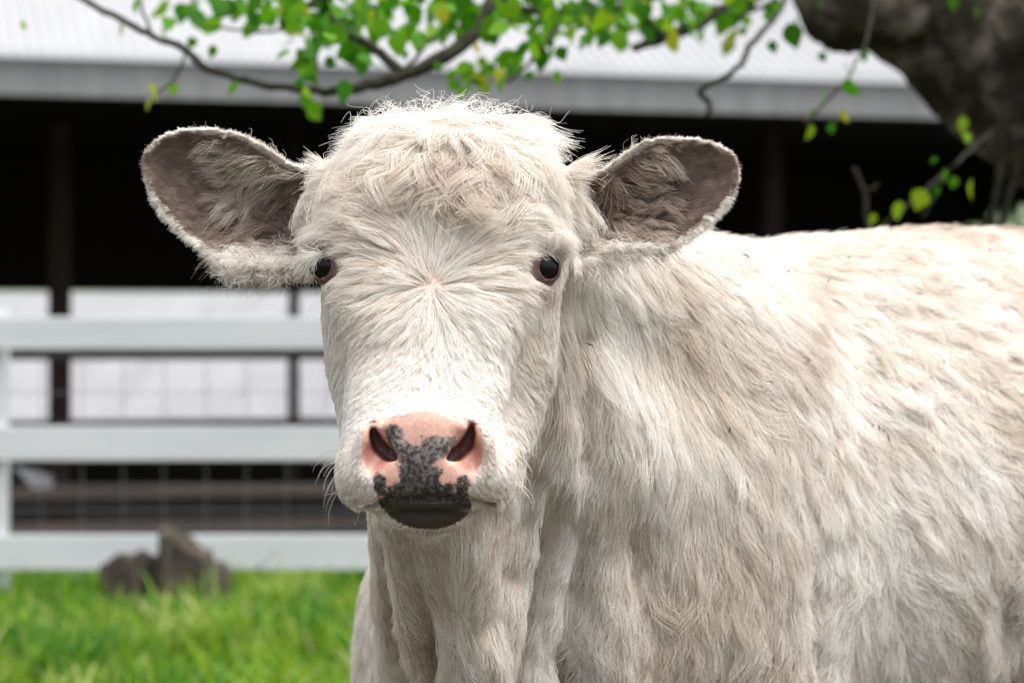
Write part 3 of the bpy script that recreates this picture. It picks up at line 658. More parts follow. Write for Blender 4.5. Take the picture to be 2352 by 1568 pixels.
def surface_nets(G):
    nx, ny_, nz = G.shape; S = G < 0
    c = S[:-1, :-1, :-1].astype(np.int8)
    tot = np.zeros((nx - 1, ny_ - 1, nz - 1), np.int8)
    for i in (0, 1):
        for j in (0, 1):
            for k in (0, 1): tot += S[i:nx - 1 + i, j:ny_ - 1 + j, k:nz - 1 + k]
    act = (tot > 0) & (tot < 8); I, J, K = np.nonzero(act); nv = len(I)
    idx = np.full(act.shape, -1, np.int32); idx[I, J, K] = np.arange(nv)
    acc = np.zeros((nv, 3)); cnt = np.zeros(nv); AX = (xs, ys, zs)
    corners = [(i, j, k) for i in (0, 1) for j in (0, 1) for k in (0, 1)]
    for a in corners:
        for dim in range(3):
            if a[dim]: continue
            b = list(a); b[dim] = 1
            va = G[I + a[0], J + a[1], K + a[2]]; vb = G[I + b[0], J + b[1], K + b[2]]; m_ = (va < 0) != (vb < 0); t = va / (va - vb + 1e-20)
            p = [AX[q][(I, J, K)[q] + a[q]] for q in range(3)]; q2 = AX[dim][(I, J, K)[dim] + 1]; p[dim] = p[dim] + t * (q2 - p[dim])
            for q in range(3): acc[:, q] += np.where(m_, p[q], 0)
            cnt += m_
    Vv = acc / cnt[:, None]; quads = []
    for dim in range(3):
        sl0 = [slice(None)] * 3; sl1 = [slice(None)] * 3; sl0[dim] = slice(0, -1); sl1[dim] = slice(1, None)
        cr = S[tuple(sl0)] != S[tuple(sl1)]
        o1, o2 = [(1, 2), (2, 0), (0, 1)][dim]
        e = np.array(np.nonzero(cr)); ok = (e[o1] > 0) & (e[o2] > 0)
        lim = np.array(act.shape)[:, None]
        ok &= (e[o1] < lim[o1]) & (e[o2] < lim[o2]); e = e[:, ok]
        def g(d1, d2):
            q = e.copy(); q[o1] -= d1; q[o2] -= d2; return idx[q[0], q[1], q[2]]
        Q = np.stack([g(0, 0), g(1, 0), g(1, 1), g(0, 1)], 1)
        ins = S[e[0], e[1], e[2]]
        Q[~ins] = Q[~ins][:, ::-1]
        quads.append(Q)
    Q = np.concatenate(quads); Q = Q[(Q >= 0).all(1)]
    return Vv, Q
CV, CQ = surface_nets(G)
def drop_islands(V, Q):
    par = np.arange(len(V))
    lab = par.copy()
    while True:
        m_ = lab[Q].min(1); new = lab.copy(); np.minimum.at(new, Q.ravel(), np.repeat(m_, 4)); new = new[new]
        if (new == lab).all(): break
        lab = new
    u, c = np.unique(lab[Q[:, 0]], return_counts=True); keep = u[c.argmax()]
    Q = Q[lab[Q[:, 0]] == keep]; used = np.unique(Q); mp_ = np.full(len(V), -1); mp_[used] = np.arange(len(used))
    return V[used], mp_[Q]
CV, CQ = drop_islands(CV, CQ)
del G
E = np.concatenate([CQ[:, [0, 1]], CQ[:, [1, 2]], CQ[:, [2, 3]], CQ[:, [3, 0]]])
deg = np.bincount(E.ravel(), minlength=len(CV)).astype(float)
for lam in (.5, .5, .5):
    a = np.zeros_like(CV)
    for q in range(3): a[:, q] = np.bincount(E[:, 0], CV[E[:, 1], q], len(CV)) + np.bincount(E[:, 1], CV[E[:, 0], q], len(CV))
    CV = CV + lam * (a / deg[:, None] - CV)
def face_normals(V, Q):
    n = np.cross(V[Q[:, 2]] - V[Q[:, 0]], V[Q[:, 3]] - V[Q[:, 1]]); l = np.linalg.norm(n, axis=1); return n, l
FN, FL = face_normals(CV, CQ)
CN = np.zeros_like(CV)
for q in range(4):
    for d in range(3): CN[:, d] += np.bincount(CQ[:, q], FN[:, d], len(CV))
CN /= np.linalg.norm(CN, axis=1)[:, None] + 1e-12
print('mesh', len(CV), len(CQ), round(time.time() - T0, 1))

def proj(p): return 1176 + p[:, 0] * F / p[:, 1], 784 - (p[:, 2] - CAMZ) * F / p[:, 1]
U, V_ = proj(CV)
def poly_sd(poly, U, V):
    q = np.asarray(poly, float); d2 = np.full(len(U), 1e9); ins = np.zeros(len(U), bool)
    for i in range(len(q)):
        a, b = q[i - 1], q[i]; e = b - a; L = e.dot(e) + 1e-9; px, pv = U - a[0], V - a[1]; t = np.clip((px * e[0] + pv * e[1]) / L, 0, 1)
        d2 = np.minimum(d2, (px - t * e[0]) ** 2 + (pv - t * e[1]) ** 2)
        ins ^= ((a[1] > V) != (b[1] > V)) & (U < (b[0] - a[0]) * (V - a[1]) / (b[1] - a[1] + 1e-12) + a[0])
    d = np.sqrt(d2); return np.where(ins, -d, d)
NOSE = catmull([(862, 958), (920, 946), (985, 942), (1050, 948), (1090, 962), (1110, 1000), (1112, 1050), (1092, 1095), (1078, 1130), (1086, 1168), (1048, 1204), (985, 1218), (918, 1204), (876, 1168), (862, 1135), (852, 1095), (832, 1060), (828, 1005), (842, 970)], 3)
def field_nose(pts, N):
    u, v = proj(pts); d = poly_sd(NOSE, u, v); return np.where((pts[:, 1] < 2.47) & (v > 900), d, 300.)
def sstep(x, a, b): t = np.clip((x - a) / (b - a), 0, 1); return t * t * (3 - 2 * t)
def ear_info(pts, N):
    """(inside-of-the-ear mask, signed distance to rim in head units) for points on an ear's cupped side"""
    best = np.full(len(pts), 300.); inner = np.zeros(len(pts)); base = np.zeros(len(pts))
    for e in ears:
        m_ = (pts[:, 0] > e.lo[0]) & (pts[:, 0] < e.hi[0]) & (pts[:, 2] > e.lo[2]) & (pts[:, 2] < e.hi[2]) & (pts[:, 1] > 2.55) & (pts[:, 1] < 2.70)
        i = np.nonzero(m_)[0]
        sd, u, v = e.sd(pts[i, 0], pts[i, 1], pts[i, 2]); md = e.mid(sd, u, v)
        on = np.abs(pts[i, 1] - md) < .016; out_ = np.abs(u - 1012) > 300
        k = i[on & out_]; best[k] = sd[on & out_]; inner[k] = ((pts[k, 1] < md[on & out_] + .001) & (N[k, 1] < .25))
        base[k] = np.clip((np.abs(u[on & out_] - 1012) - 300) / 400, 0, 1)
    return best, inner, base
dn = field_nose(CV, CN); ed, ei, eb = ear_info(CV, CN)
# skin colour of every vertex: skin pigment, plus shade painted deep in the nostrils
col = np.tile(np.array([.66, .50, .43]), (len(CV), 1))
def mixc(mask, c):
    global col
    col = col * (1 - mask[:, None]) + np.array(c) * mask[:, None]
mixc(ei * sstep(-ed, 12, 24), (.24, .145, .115))
for (c, s) in EYES: mixc(1 - sstep(np.linalg.norm(CV - c, axis=1), EYE_R + .004, EYE_R + .011), (.13, .075, .068))
nose_m = 1 - sstep(dn, -6, 8)
mixc(nose_m, (.78, .48, .39)); mixc(nose_m * sstep(V_, 1140, 1156), (.045, .034, .028))
pig = np.zeros(len(CV))
for (u0, v0, ru, rv) in ((905, 1000, 30, 30), (920, 1028, 34, 22), (878, 1006, 12, 16), (1000, 1028, 42, 32), (1038, 1016, 18, 16), (958, 1060, 52, 42), (965, 1100, 60, 48), (965, 1140, 112, 44), (872, 1112, 20, 34), (1062, 1118, 20, 36), (980, 1185, 110, 34), (1040, 1160, 60, 40), (915, 1160, 60, 40)):
    pig = np.maximum(pig, 1 - sstep(np.sqrt(((U - u0) / ru) ** 2 + ((V_ - v0) / rv) ** 2), .50, 1.22))
pig *= (CV[:, 1] < 2.47) * sstep(np.abs(U - 970) , 200, 200.1) if False else (CV[:, 1] < 2.47)
for cx_, sx in ((877, -1), (1063, 1)):
    pig *= sstep(np.hypot((U - cx_ - sx * 12) / 30, (V_ - 1030) / 46), .8, 1.05)
nd = np.zeros(len(CV)); wing = np.zeros(len(CV))
for cx_, sx in ((877, -1), (1063, 1)):
    path = NOSTRIL(cx_, sx); dd_ = np.min([np.hypot(U - (a[0] * (1 - t_) + b[0] * t_), V_ - (a[1] * (1 - t_) + b[1] * t_)) for a, b in zip(path[:-1], path[1:]) for t_ in (0, .33, .66, 1)], axis=0)
    nd = np.maximum(nd, (1 - sstep(dd_, 12, 24)) * sstep(CV[:, 1], 2.350, 2.364) * (CV[:, 1] < 2.45))
    wing = np.maximum(wing, 1 - sstep(np.hypot((U - cx_ - sx * 14) / 32, (V_ - 1040) / 48), .6, 1.2))
mixc(wing * nose_m * .75, (.60, .25, .19))
mixc(nd, (.12, .05, .042))  # nostril depths: shade of the hollow put into the skin colour
cow = empty('cow', (float(bp(.8, 0, 0)[0]), float(bp(.8, 0, 0)[1]), 0.0))
tag(cow, 'shaggy cream-white cow facing the camera with a pink and black spotted nose', 'cow')
def skin_material():
    m, t, b = new_mat('cow_skin')
    at = t.nodes.new('ShaderNodeAttribute'); at.attribute_name = 'skin'; pg = t.nodes.new('ShaderNodeAttribute'); pg.attribute_name = 'pigment'
    tc = t.nodes.new('ShaderNodeTexCoord'); no = t.nodes.new('ShaderNodeTexNoise'); no.inputs['Scale'].default_value = 150; no.inputs['Detail'].default_value = 8; no.inputs['Roughness'].default_value = .7
    t.links.new(tc.outputs['Object'], no.inputs['Vector'])
    ma = t.nodes.new('ShaderNodeMath'); ma.operation = 'MULTIPLY_ADD'; ma.inputs[1].default_value = 2.7; t.links.new(no.outputs[0], ma.inputs[0]); 
    sb = t.nodes.new('ShaderNodeMath'); sb.operation = 'SUBTRACT'; sb.inputs[1].default_value = 1.33; t.links.new(pg.outputs['Fac'], sb.inputs[0]); t.links.new(sb.outputs[0], ma.inputs[2])
    cr = t.nodes.new('ShaderNodeValToRGB'); cr.color_ramp.elements[0].position = .36; cr.color_ramp.elements[1].position = .74
    t.links.new(ma.outputs[0], cr.inputs[0])
    no2 = t.nodes.new('ShaderNodeTexNoise'); no2.inputs['Scale'].default_value = 260; no2.inputs['Detail'].default_value = 4; t.links.new(tc.outputs['Object'], no2.inputs['Vector'])
    dk = t.nodes.new('ShaderNodeValToRGB'); dk.color_ramp.elements[0].color = (.030, .027, .026, 1); dk.color_ramp.elements[1].color = (.24, .20, .19, 1); dk.color_ramp.elements[0].position = .40; dk.color_ramp.elements[1].position = .72
    t.links.new(no2.outputs[0], dk.inputs[0])
    va = t.nodes.new('ShaderNodeMixRGB'); va.blend_type = 'MULTIPLY'; va.inputs[0].default_value = .5
    vr = t.nodes.new('ShaderNodeValToRGB'); vr.color_ramp.elements[0].color = (.7, .55, .5, 1); vr.color_ramp.elements[0].position = .3; vr.color_ramp.elements[1].position = .65; t.links.new(no2.outputs[0], vr.inputs[0])
    t.links.new(at.outputs['Color'], va.inputs[1]); t.links.new(vr.outputs[0], va.inputs[2])
    ga = t.nodes.new('ShaderNodeAttribute'); ga.attribute_name = 'deep'; gm = t.nodes.new('ShaderNodeMapRange'); gm.inputs['To Min'].default_value = 1.9; gm.inputs['To Max'].default_value = .75
    t.links.new(ga.outputs['Fac'], gm.inputs['Value']); sc_ = t.nodes.new('ShaderNodeVectorMath'); sc_.operation = 'SCALE'; t.links.new(dk.outputs[0], sc_.inputs[0]); t.links.new(gm.outputs[0], sc_.inputs['Scale'])
    mx = t.nodes.new('ShaderNodeMixRGB'); t.links.new(cr.outputs[0], mx.inputs[0]); t.links.new(va.outputs[0], mx.inputs[1]); t.links.new(sc_.outputs[0], mx.inputs[2])
    t.links.new(mx.outputs[0], b.inputs['Base Color']); b.inputs['Roughness'].default_value = .38; b.inputs['Specular IOR Level'].default_value = .45
    b.inputs['Subsurface Weight'].default_value = .25; b.inputs['Subsurface Radius'].default_value = (.006, .0025, .0015); b.inputs['Subsurface Scale'].default_value = 1.0
    vo = t.nodes.new('ShaderNodeTexVoronoi'); vo.inputs['Scale'].default_value = 230; t.links.new(tc.outputs['Object'], vo.inputs['Vector'])
    bp_ = t.nodes.new('ShaderNodeBump'); bp_.inputs['Strength'].default_value = .08; bp_.inputs['Distance'].default_value = .002; t.links.new(vo.outputs['Distance'], bp_.inputs['Height']); t.links.new(bp_.outputs[0], b.inputs['Normal'])
    return m
pig *= 1 - sstep(V_, 1150, 1160)
deep = sstep(V_, 1010, 1110)
body = mesh_obj('body', CV, CQ, skin_material(), cow, smooth=True)
at = body.data.attributes.new('skin', 'FLOAT_COLOR', 'POINT'); at.data.foreach_set('color', np.c_[col, np.ones(len(col))].astype(f32).ravel())
at = body.data.attributes.new('deep', 'FLOAT', 'POINT'); at.data.foreach_set('value', deep.astype(f32))
at = body.data.attributes.new('pigment', 'FLOAT', 'POINT'); at.data.foreach_set('value', pig.astype(f32))
# eyes
def uvs(c, r, n=32):
    th = np.linspace(0, np.pi, n // 2 + 1); ph = np.linspace(0, 2 * np.pi, n, endpoint=False); V = []; Fc = []
    for a in th:
        for b in ph: V.append((c[0] + r * math.sin(a) * math.cos(b), c[1] + r * math.sin(a) * math.sin(b), c[2] + r * math.cos(a)))
    for i in range(n // 2):
        for j in range(n): Fc.append((i * n + j, (i + 1) * n + j, (i + 1) * n + (j + 1) % n, i * n + (j + 1) % n))
    return V, Fc
m_eye, t, b = new_mat('dark_wet_eye'); b.inputs['Base Color'].default_value = (.006, .005, .005, 1); b.inputs['Roughness'].default_value = .07; b.inputs['Specular IOR Level'].default_value = .22
for c, s in EYES:
    V, Fc = uvs(c, EYE_R); mesh_obj('eye', V, Fc, m_eye, cow, smooth=True)

# ---------------------------------------------------------------- COAT: hair strands grown from the skin
tri_a = np.concatenate([CQ[:, [0, 1, 2]], CQ[:, [0, 2, 3]]])
TA = np.linalg.norm(np.cross(CV[tri_a[:, 1]] - CV[tri_a[:, 0]], CV[tri_a[:, 2]] - CV[tri_a[:, 0]]), axis=1) * .5
TC = CV[tri_a].mean(1); TN = CN[tri_a].mean(1)
tocam = np.array([0, 0, CAMZ]) - TC; tocam /= np.linalg.norm(tocam, axis=1)[:, None]
TF = (TN * tocam).sum(1); TU, TV = proj(TC)
def on_face(pts): # head or body?
    d = np.minimum(skull(pts[:, 0], pts[:, 1], pts[:, 2]), nasal(pts[:, 0], pts[:, 1], pts[:, 2])); d = np.minimum(d, chin(pts[:, 0], pts[:, 1], pts[:, 2]))
    return d
THD = on_face(TC); TED, TEI, TEB = ear_info(TC, TN); TDN = field_nose(TC, TN)
isear = TED < 8; ishead = (THD < .022) & ~isear & (TV < 1215) & ~((TU > 1188) & (TV > 1040)) & ~((TC[:, 1] > 2.56) & (TV > 900)); isbody = ~isear & ~ishead
vis = np.clip(.10 + 1.4 * sstep(TF, -.45, -.05), 0, 1)
frame = np.where((TU > -150) & (TU < 2560) & (TV < 1760), 1.0, .06)
eye_d = np.min([np.linalg.norm(TC - c, axis=1) for c, s in EYES], axis=0) - EYE_R
def scatter(wt, n):
    p = wt * TA; p = p / p.sum(); t = RNG.choice(len(p), n, p=p)
    r1, r2 = np.sqrt(RNG.random(n)), RNG.random(n); a, b, c = 1 - r1, r1 * (1 - r2), r1 * r2; T = tri_a[t]
    pos = CV[T[:, 0]] * a[:, None] + CV[T[:, 1]] * b[:, None] + CV[T[:, 2]] * c[:, None]
    nn = CN[T[:, 0]] * a[:, None] + CN[T[:, 1]] * b[:, None] + CN[T[:, 2]] * c[:, None]; nn /= np.linalg.norm(nn, axis=1)[:, None]
    return pos, nn, t
class Flow:
    """smoothly interpolated comb direction: rows (u, v, right, down, length mm, lift, wave)"""
    def __init__(s, rows, soft): s.r = np.array(rows, float); s.soft = soft
    def __call__(s, pos):
        u, v = proj(pos); acc = np.zeros((len(pos), 5)); W = np.zeros(len(pos)); bestw = None
        for r in s.r:
            w_ = 1 / (((u - r[0]) ** 2 + (v - r[1]) ** 2) + s.soft ** 2) ** 2
            acc += w_[:, None] * r[2:7]; W += w_
        acc /= W[:, None]; return acc
def noise3(p, freq, seed, oct=1):
    r = np.random.default_rng(seed); o = np.zeros(len(p))
    for k in range(5 * oct):
        d = r.normal(0, 1, 3); d /= np.linalg.norm(d); fr = freq * (1 + k // 5) * r.uniform(.6, 1.5)
        o += np.sin(p @ d * fr + r.uniform(0, 6.28) + 1.2 * np.sin(p @ r.normal(0, .6, 3) * fr * .7))
    return o / math.sqrt(2.5 * oct)
def grow(name, pos, nn, dirs, length, lift, wave, clump_sp, clump_amt, mat, tint, npts=7, r0=.00042, r1=.00010, dirvar=.22, curl=0.0, droop=0.0, lowvar=.35, lenvar=.25, seed=3, clumpvar=.3):
    rng = np.random.default_rng(seed); n = len(pos)
    # clump centres: a thinned subset of the roots
    cell = np.floor(pos / clump_sp + rng.random(3)).astype(np.int64); key = cell[:, 0] * 73856093 ^ cell[:, 1] * 19349663 ^ cell[:, 2] * 83492791
    perm = rng.permutation(n); _, first = np.unique(key[perm], return_index=True); ci = perm[first]
    kd = kdtree.KDTree(len(ci))
    for k, i in enumerate(ci): kd.insert(pos[i], k)
    kd.balance(); own = np.fromiter((kd.find(p)[1] for p in pos), np.int32, n); C = ci[own]
    def frame_(N, D, idx_noise):
        D = D + lowvar * np.stack([noise3(idx_noise, 55, seed), np.zeros(len(N)), noise3(idx_noise, 60, seed + 1)], -1)
        T = D - N * (D * N).sum(1)[:, None]; T /= np.linalg.norm(T, axis=1)[:, None] + 1e-9; return T
    cv = rng.normal(0, clumpvar, (len(ci), 3))[own]
    Dc = dirs[C] + cv; Tc = frame_(nn[C], Dc, pos[C]); Nc = nn[C]
    To = dirs + rng.normal(0, dirvar, (n, 3)); To = frame_(nn, To, pos)
    T = Tc * clump_amt + To * (1 - clump_amt); T -= nn * (T * nn).sum(1)[:, None]; T /= np.linalg.norm(T, axis=1)[:, None] + 1e-9
    Bn = np.cross(nn, T)
    Lc = (length[C] * (1 + rng.normal(0, lenvar * .8, len(ci))[own])); L = (Lc * clump_amt + length * (1 - clump_amt)) * (1 + rng.normal(0, lenvar * .5, n)); L = np.clip(L, .003, None)
    ph = rng.uniform(0, 6.28, len(ci))[own] + rng.normal(0, .35, n); fr = (rng.uniform(.6, 1.3, len(ci))[own]) * (1 + curl)
    lf = lift * (1 + rng.normal(0, .25, len(ci))[own]) * (1 + rng.normal(0, .18, n))
    t = np.linspace(0, 1, npts)[None, :]; O = np.zeros((n, npts, 3))
    up = lf[:, None] * (1.3 * t - .62 * t ** 2) ; al = t * np.sqrt(np.clip(1 - (lf[:, None] * .8) ** 2, .2, 1)) * (1 - .06 * t)
    wv = wave[:, None] * t ** .8 * (np.sin(6.28 * fr[:, None] * t + ph[:, None]) - np.sin(ph[:, None]))
    wu = wave[:, None] * .5 * t * (np.cos(6.28 * fr[:, None] * t + ph[:, None] * 1.7) - np.cos(ph[:, None] * 1.7))
    s = L[:, None]
    O = (pos[:, None] * 1.0 + T[:, None] * (s * al)[..., None] + nn[:, None] * (s * np.maximum(up + wu, .02 * t))[..., None] + Bn[:, None] * (s * wv)[..., None])
    pull = (clump_amt * t ** .75 * .85)
    O += (pos[C] - pos)[:, None] * pull[..., None] * (1 - np.abs(rng.normal(0, .25, n)))[:, None, None]
    O[..., 2] -= droop * s * t ** 2
    O[:, 0] -= nn * .0008
    if not name.startswith(('eyelash', 'whisker')):
        for rnd_ in (0, 1):
            bad = np.zeros(n, bool)
            for c, sgn_ in EYES:
                fd_ = eyedir(sgn_); q = O - c; al_ = q @ fd_
                pr = q - al_[..., None] * fd_; bad |= ((al_ > 0) & (np.sqrt((pr[..., 0] ** 2 + pr[..., 1] ** 2) / .0122 ** 2 + (pr[..., 2] + .0042) ** 2 / .0118 ** 2) < 1) & (al_ < .06)).any(1)
                qx, qz = q[..., 0], q[..., 2]; bad |= ((q[..., 1] < 0) & (q[..., 1] > -.06) & (np.sqrt(((qx - sgn_ * .001) / .0118) ** 2 + ((qz + .0045) / .0115) ** 2) < 1)).any(1)
            if rnd_ == 0: O[bad] = O[bad][:, :1] + (O[bad] - O[bad][:, :1]) * .3
            else: O[bad] = O[bad][:, :1] + (O[bad] - O[bad][:, :1]) * .12
    hc = bpy.data.hair_curves.new(name); hc.add_curves([npts] * n)
    O = O - np.array(cow.location)
    hc.points.foreach_set('position', O.astype(f32).ravel()) if hasattr(hc.points, 'foreach_set') else None
    rad = (r0 * (1 - t) + r1 * t) * np.ones((n, 1)) * (1 + rng.normal(0, .15, (n, 1)))
    ra = hc.attributes.get('radius') or hc.attributes.new('radius', 'FLOAT', 'POINT'); ra.data.foreach_set('value', np.clip(rad, 5e-5, None).astype(f32).ravel())
    ta = hc.attributes.new('tint', 'FLOAT', 'CURVE'); tt = tint[C] * .5 + tint * .5 + rng.normal(0, .10, len(ci))[own] + rng.normal(0, .05, n); ta.data.foreach_set('value', np.clip(tt, 0, 1).astype(f32))
    hc.materials.append(mat); o = bpy.data.objects.new(name, hc); link(o, cow); return o
def hair_mat(name, stops, rootdark=.86):
    m = bpy.data.materials.new(name); m.use_nodes = True; t = m.node_tree
    for n_ in list(t.nodes): t.nodes.remove(n_)
    o = t.nodes.new('ShaderNodeOutputMaterial'); at = t.nodes.new('ShaderNodeAttribute'); at.attribute_name = 'tint'
    cr = t.nodes.new('ShaderNodeValToRGB'); e = cr.color_ramp.elements; e[0].position, e[1].position = stops[0][0], stops[-1][0]; e[0].color = (*stops[0][1], 1); e[1].color = (*stops[-1][1], 1)
    for p_, c_ in stops[1:-1]: x_ = e.new(p_); x_.color = (*c_, 1)
    hi = t.nodes.new('ShaderNodeHairInfo'); rr = t.nodes.new('ShaderNodeValToRGB'); rr.color_ramp.elements[0].color = (rootdark, rootdark * .96, rootdark * .90, 1); rr.color_ramp.elements[1].position = .45
    t.links.new(hi.outputs['Intercept'], rr.inputs[0]); t.links.new(at.outputs['Fac'], cr.inputs[0])
    mu = t.nodes.new('ShaderNodeMixRGB'); mu.blend_type = 'MULTIPLY'; mu.inputs[0].default_value = 1; t.links.new(cr.outputs[0], mu.inputs[1]); t.links.new(rr.outputs[0], mu.inputs[2])
    df = t.nodes.new('ShaderNodeBsdfDiffuse'); tl = t.nodes.new('ShaderNodeBsdfTranslucent'); gl = t.nodes.new('ShaderNodeBsdfHair') if False else t.nodes.new('ShaderNodeBsdfGlossy')
    gl.inputs['Roughness'].default_value = .45
    for x_ in (df, tl): t.links.new(mu.outputs[0], x_.inputs['Color'])
    m1 = t.nodes.new('ShaderNodeMixShader'); m1.inputs[0].default_value = .35; t.links.new(df.outputs[0], m1.inputs[1]); t.links.new(tl.outputs[0], m1.inputs[2])
    m2 = t.nodes.new('ShaderNodeMixShader'); m2.inputs[0].default_value = .05; t.links.new(m1.outputs[0], m2.inputs[1]); t.links.new(gl.outputs[0], m2.inputs[2]); t.links.new(m2.outputs[0], o.inputs[0])
    return m
def dir3(fl): return np.stack([fl[:, 0], np.zeros(len(fl)), -fl[:, 1]], -1)
M_coat = hair_mat('cream_coat', [(0, (.50, .38, .28)), (.35, (.79, .71, .62)), (.7, (.915, .88, .83)), (1, (.965, .95, .92))])
M_ear = hair_mat('ear_hair', [(0, (.24, .165, .13)), (.4, (.42, .32, .26)), (.7, (.62, .54, .46)), (1, (.955, .93, .89))])
HEADFLOW = Flow([
 (995, 610, 0, -1, 20, .30, .02), (995, 560, 0, -1, 24, .3, .02), (995, 500, 0, -1, 28, .32, .03), (955, 470, -.35, -.9, 30, .35, .05), (1040, 470, .4, -.9, 30, .35, .05),
 (965, 600, -.6, -.8, 32, .35, .03), (1030, 600, .6, -.8, 32, .35, .03), (920, 560, -.85, -.5, 38, .36, .05), (1080, 560, .85, -.5, 38, .36, .05), (860, 520, -1, -.15, 40, .36, .07), (1140, 520, 1, -.2, 40, .36, .07),
 (790, 500, -1, .15, 38, .35, .07), (1230, 500, 1, .1, 38, .35, .07), (960, 640, -.95, -.25, 34, .36, .04), (1035, 640, .95, -.25, 34, .36, .04), (900, 630, -1, .15, 40, .36, .06), (1100, 625, 1, .1, 40, .36, .06),
 (840, 610, -.95, .4, 34, .32, .06), (1170, 610, .95, .35, 34, .32, .06), (965, 680, -.75, .65, 34, .36, .04), (1030, 680, .75, .65, 34, .36, .04), (995, 700, 0, 1, 26, .32, .04), (920, 710, -.75, .75, 36, .34, .05), (1080, 710, .75, .75, 36, .34, .05),
 (860, 730, -.6, .9, 24, .26, .05), (1150, 720, .5, .95, 28, .3, .05), (780, 740, -.3, 1, 16, .2, .05), (995, 780, 0, 1, 26, .30, .08), (940, 800, -.25, 1, 24, .28, .08), (1060, 800, .25, 1, 24, .28, .08), (870, 820, -.5, .9, 18, .22, .07),
 (1140, 820, .45, .9, 22, .24, .07), (770, 850, -.7, .7, 20, .24, .08), (1220, 830, .9, .4, 22, .28, .08), (1240, 900, .9, .5, 22, .28, .08), (1200, 950, .8, .6, 18, .25, .06), (1270, 760, .5, .9, 16, .2, .05), (790, 940, -.6, .8, 16, .22, .06),
 (985, 880, 0, 1, 18, .24, .08), (930, 900, -.5, .85, 13, .2, .05), (1050, 900, .5, .85, 13, .2, .05), (860, 930, -.8, .5, 10, .18, .03), (1110, 930, .8, .5, 10, .18, .03), (985, 930, 0, -.9, 7, .2, .02), (810, 1040, -.6, .8, 8, .2, .02), (1150, 1040, .6, .8, 8, .2, .02),
 (820, 1120, -.5, .9, 9, .25, .02), (1150, 1110, .5, .9, 9, .25, .02), (740, 640, .1, 1, 10, .15, .03), (1260, 680, 0, 1, 10, .15, .03), (735, 560, -.9, .1, 18, .3, .03), (1290, 570, .9, .2, 18, .3, .03), (1230, 560, .6, .3, 18, .25, .03), (780, 560, -.6, .3, 18, .25, .03),
 (1030, 300, 0, 1, 36, 0.24, 0.05), (1030, 262, 0, -1, 24, 0.24, 0.05), (950, 275, -1, 0, 44, 0.24, 0.05), (1110, 270, 1, -.1, 44, 0.24, 0.05), (860, 300, -.95, .3, 46, 0.24, 0.05), (1200, 300, .95, .2, 46, 0.24, 0.05), (790, 350, -.8, .6, 40, 0.24, 0.05), (1280, 360, .8, .6, 40, 0.24, 0.05),
 (900, 370, -.7, .7, 44, 0.24, 0.06), (1160, 370, .75, .65, 44, 0.24, 0.06), (990, 380, -.2, 1, 44, 0.24, 0.07), (1070, 380, .2, 1, 44, 0.24, 0.07), (940, 425, -.4, .9, 34, 0.24, 0.09), (1090, 425, .45, .9, 34, 0.24, 0.09), (820, 430, -.9, .4, 36, 0.24, 0.05), (1230, 430, .9, .4, 36, 0.24, 0.05),
 (745, 430, -.7, .5, 22, .25, .05), (1310, 440, .6, .6, 22, .25, .05)], 28)
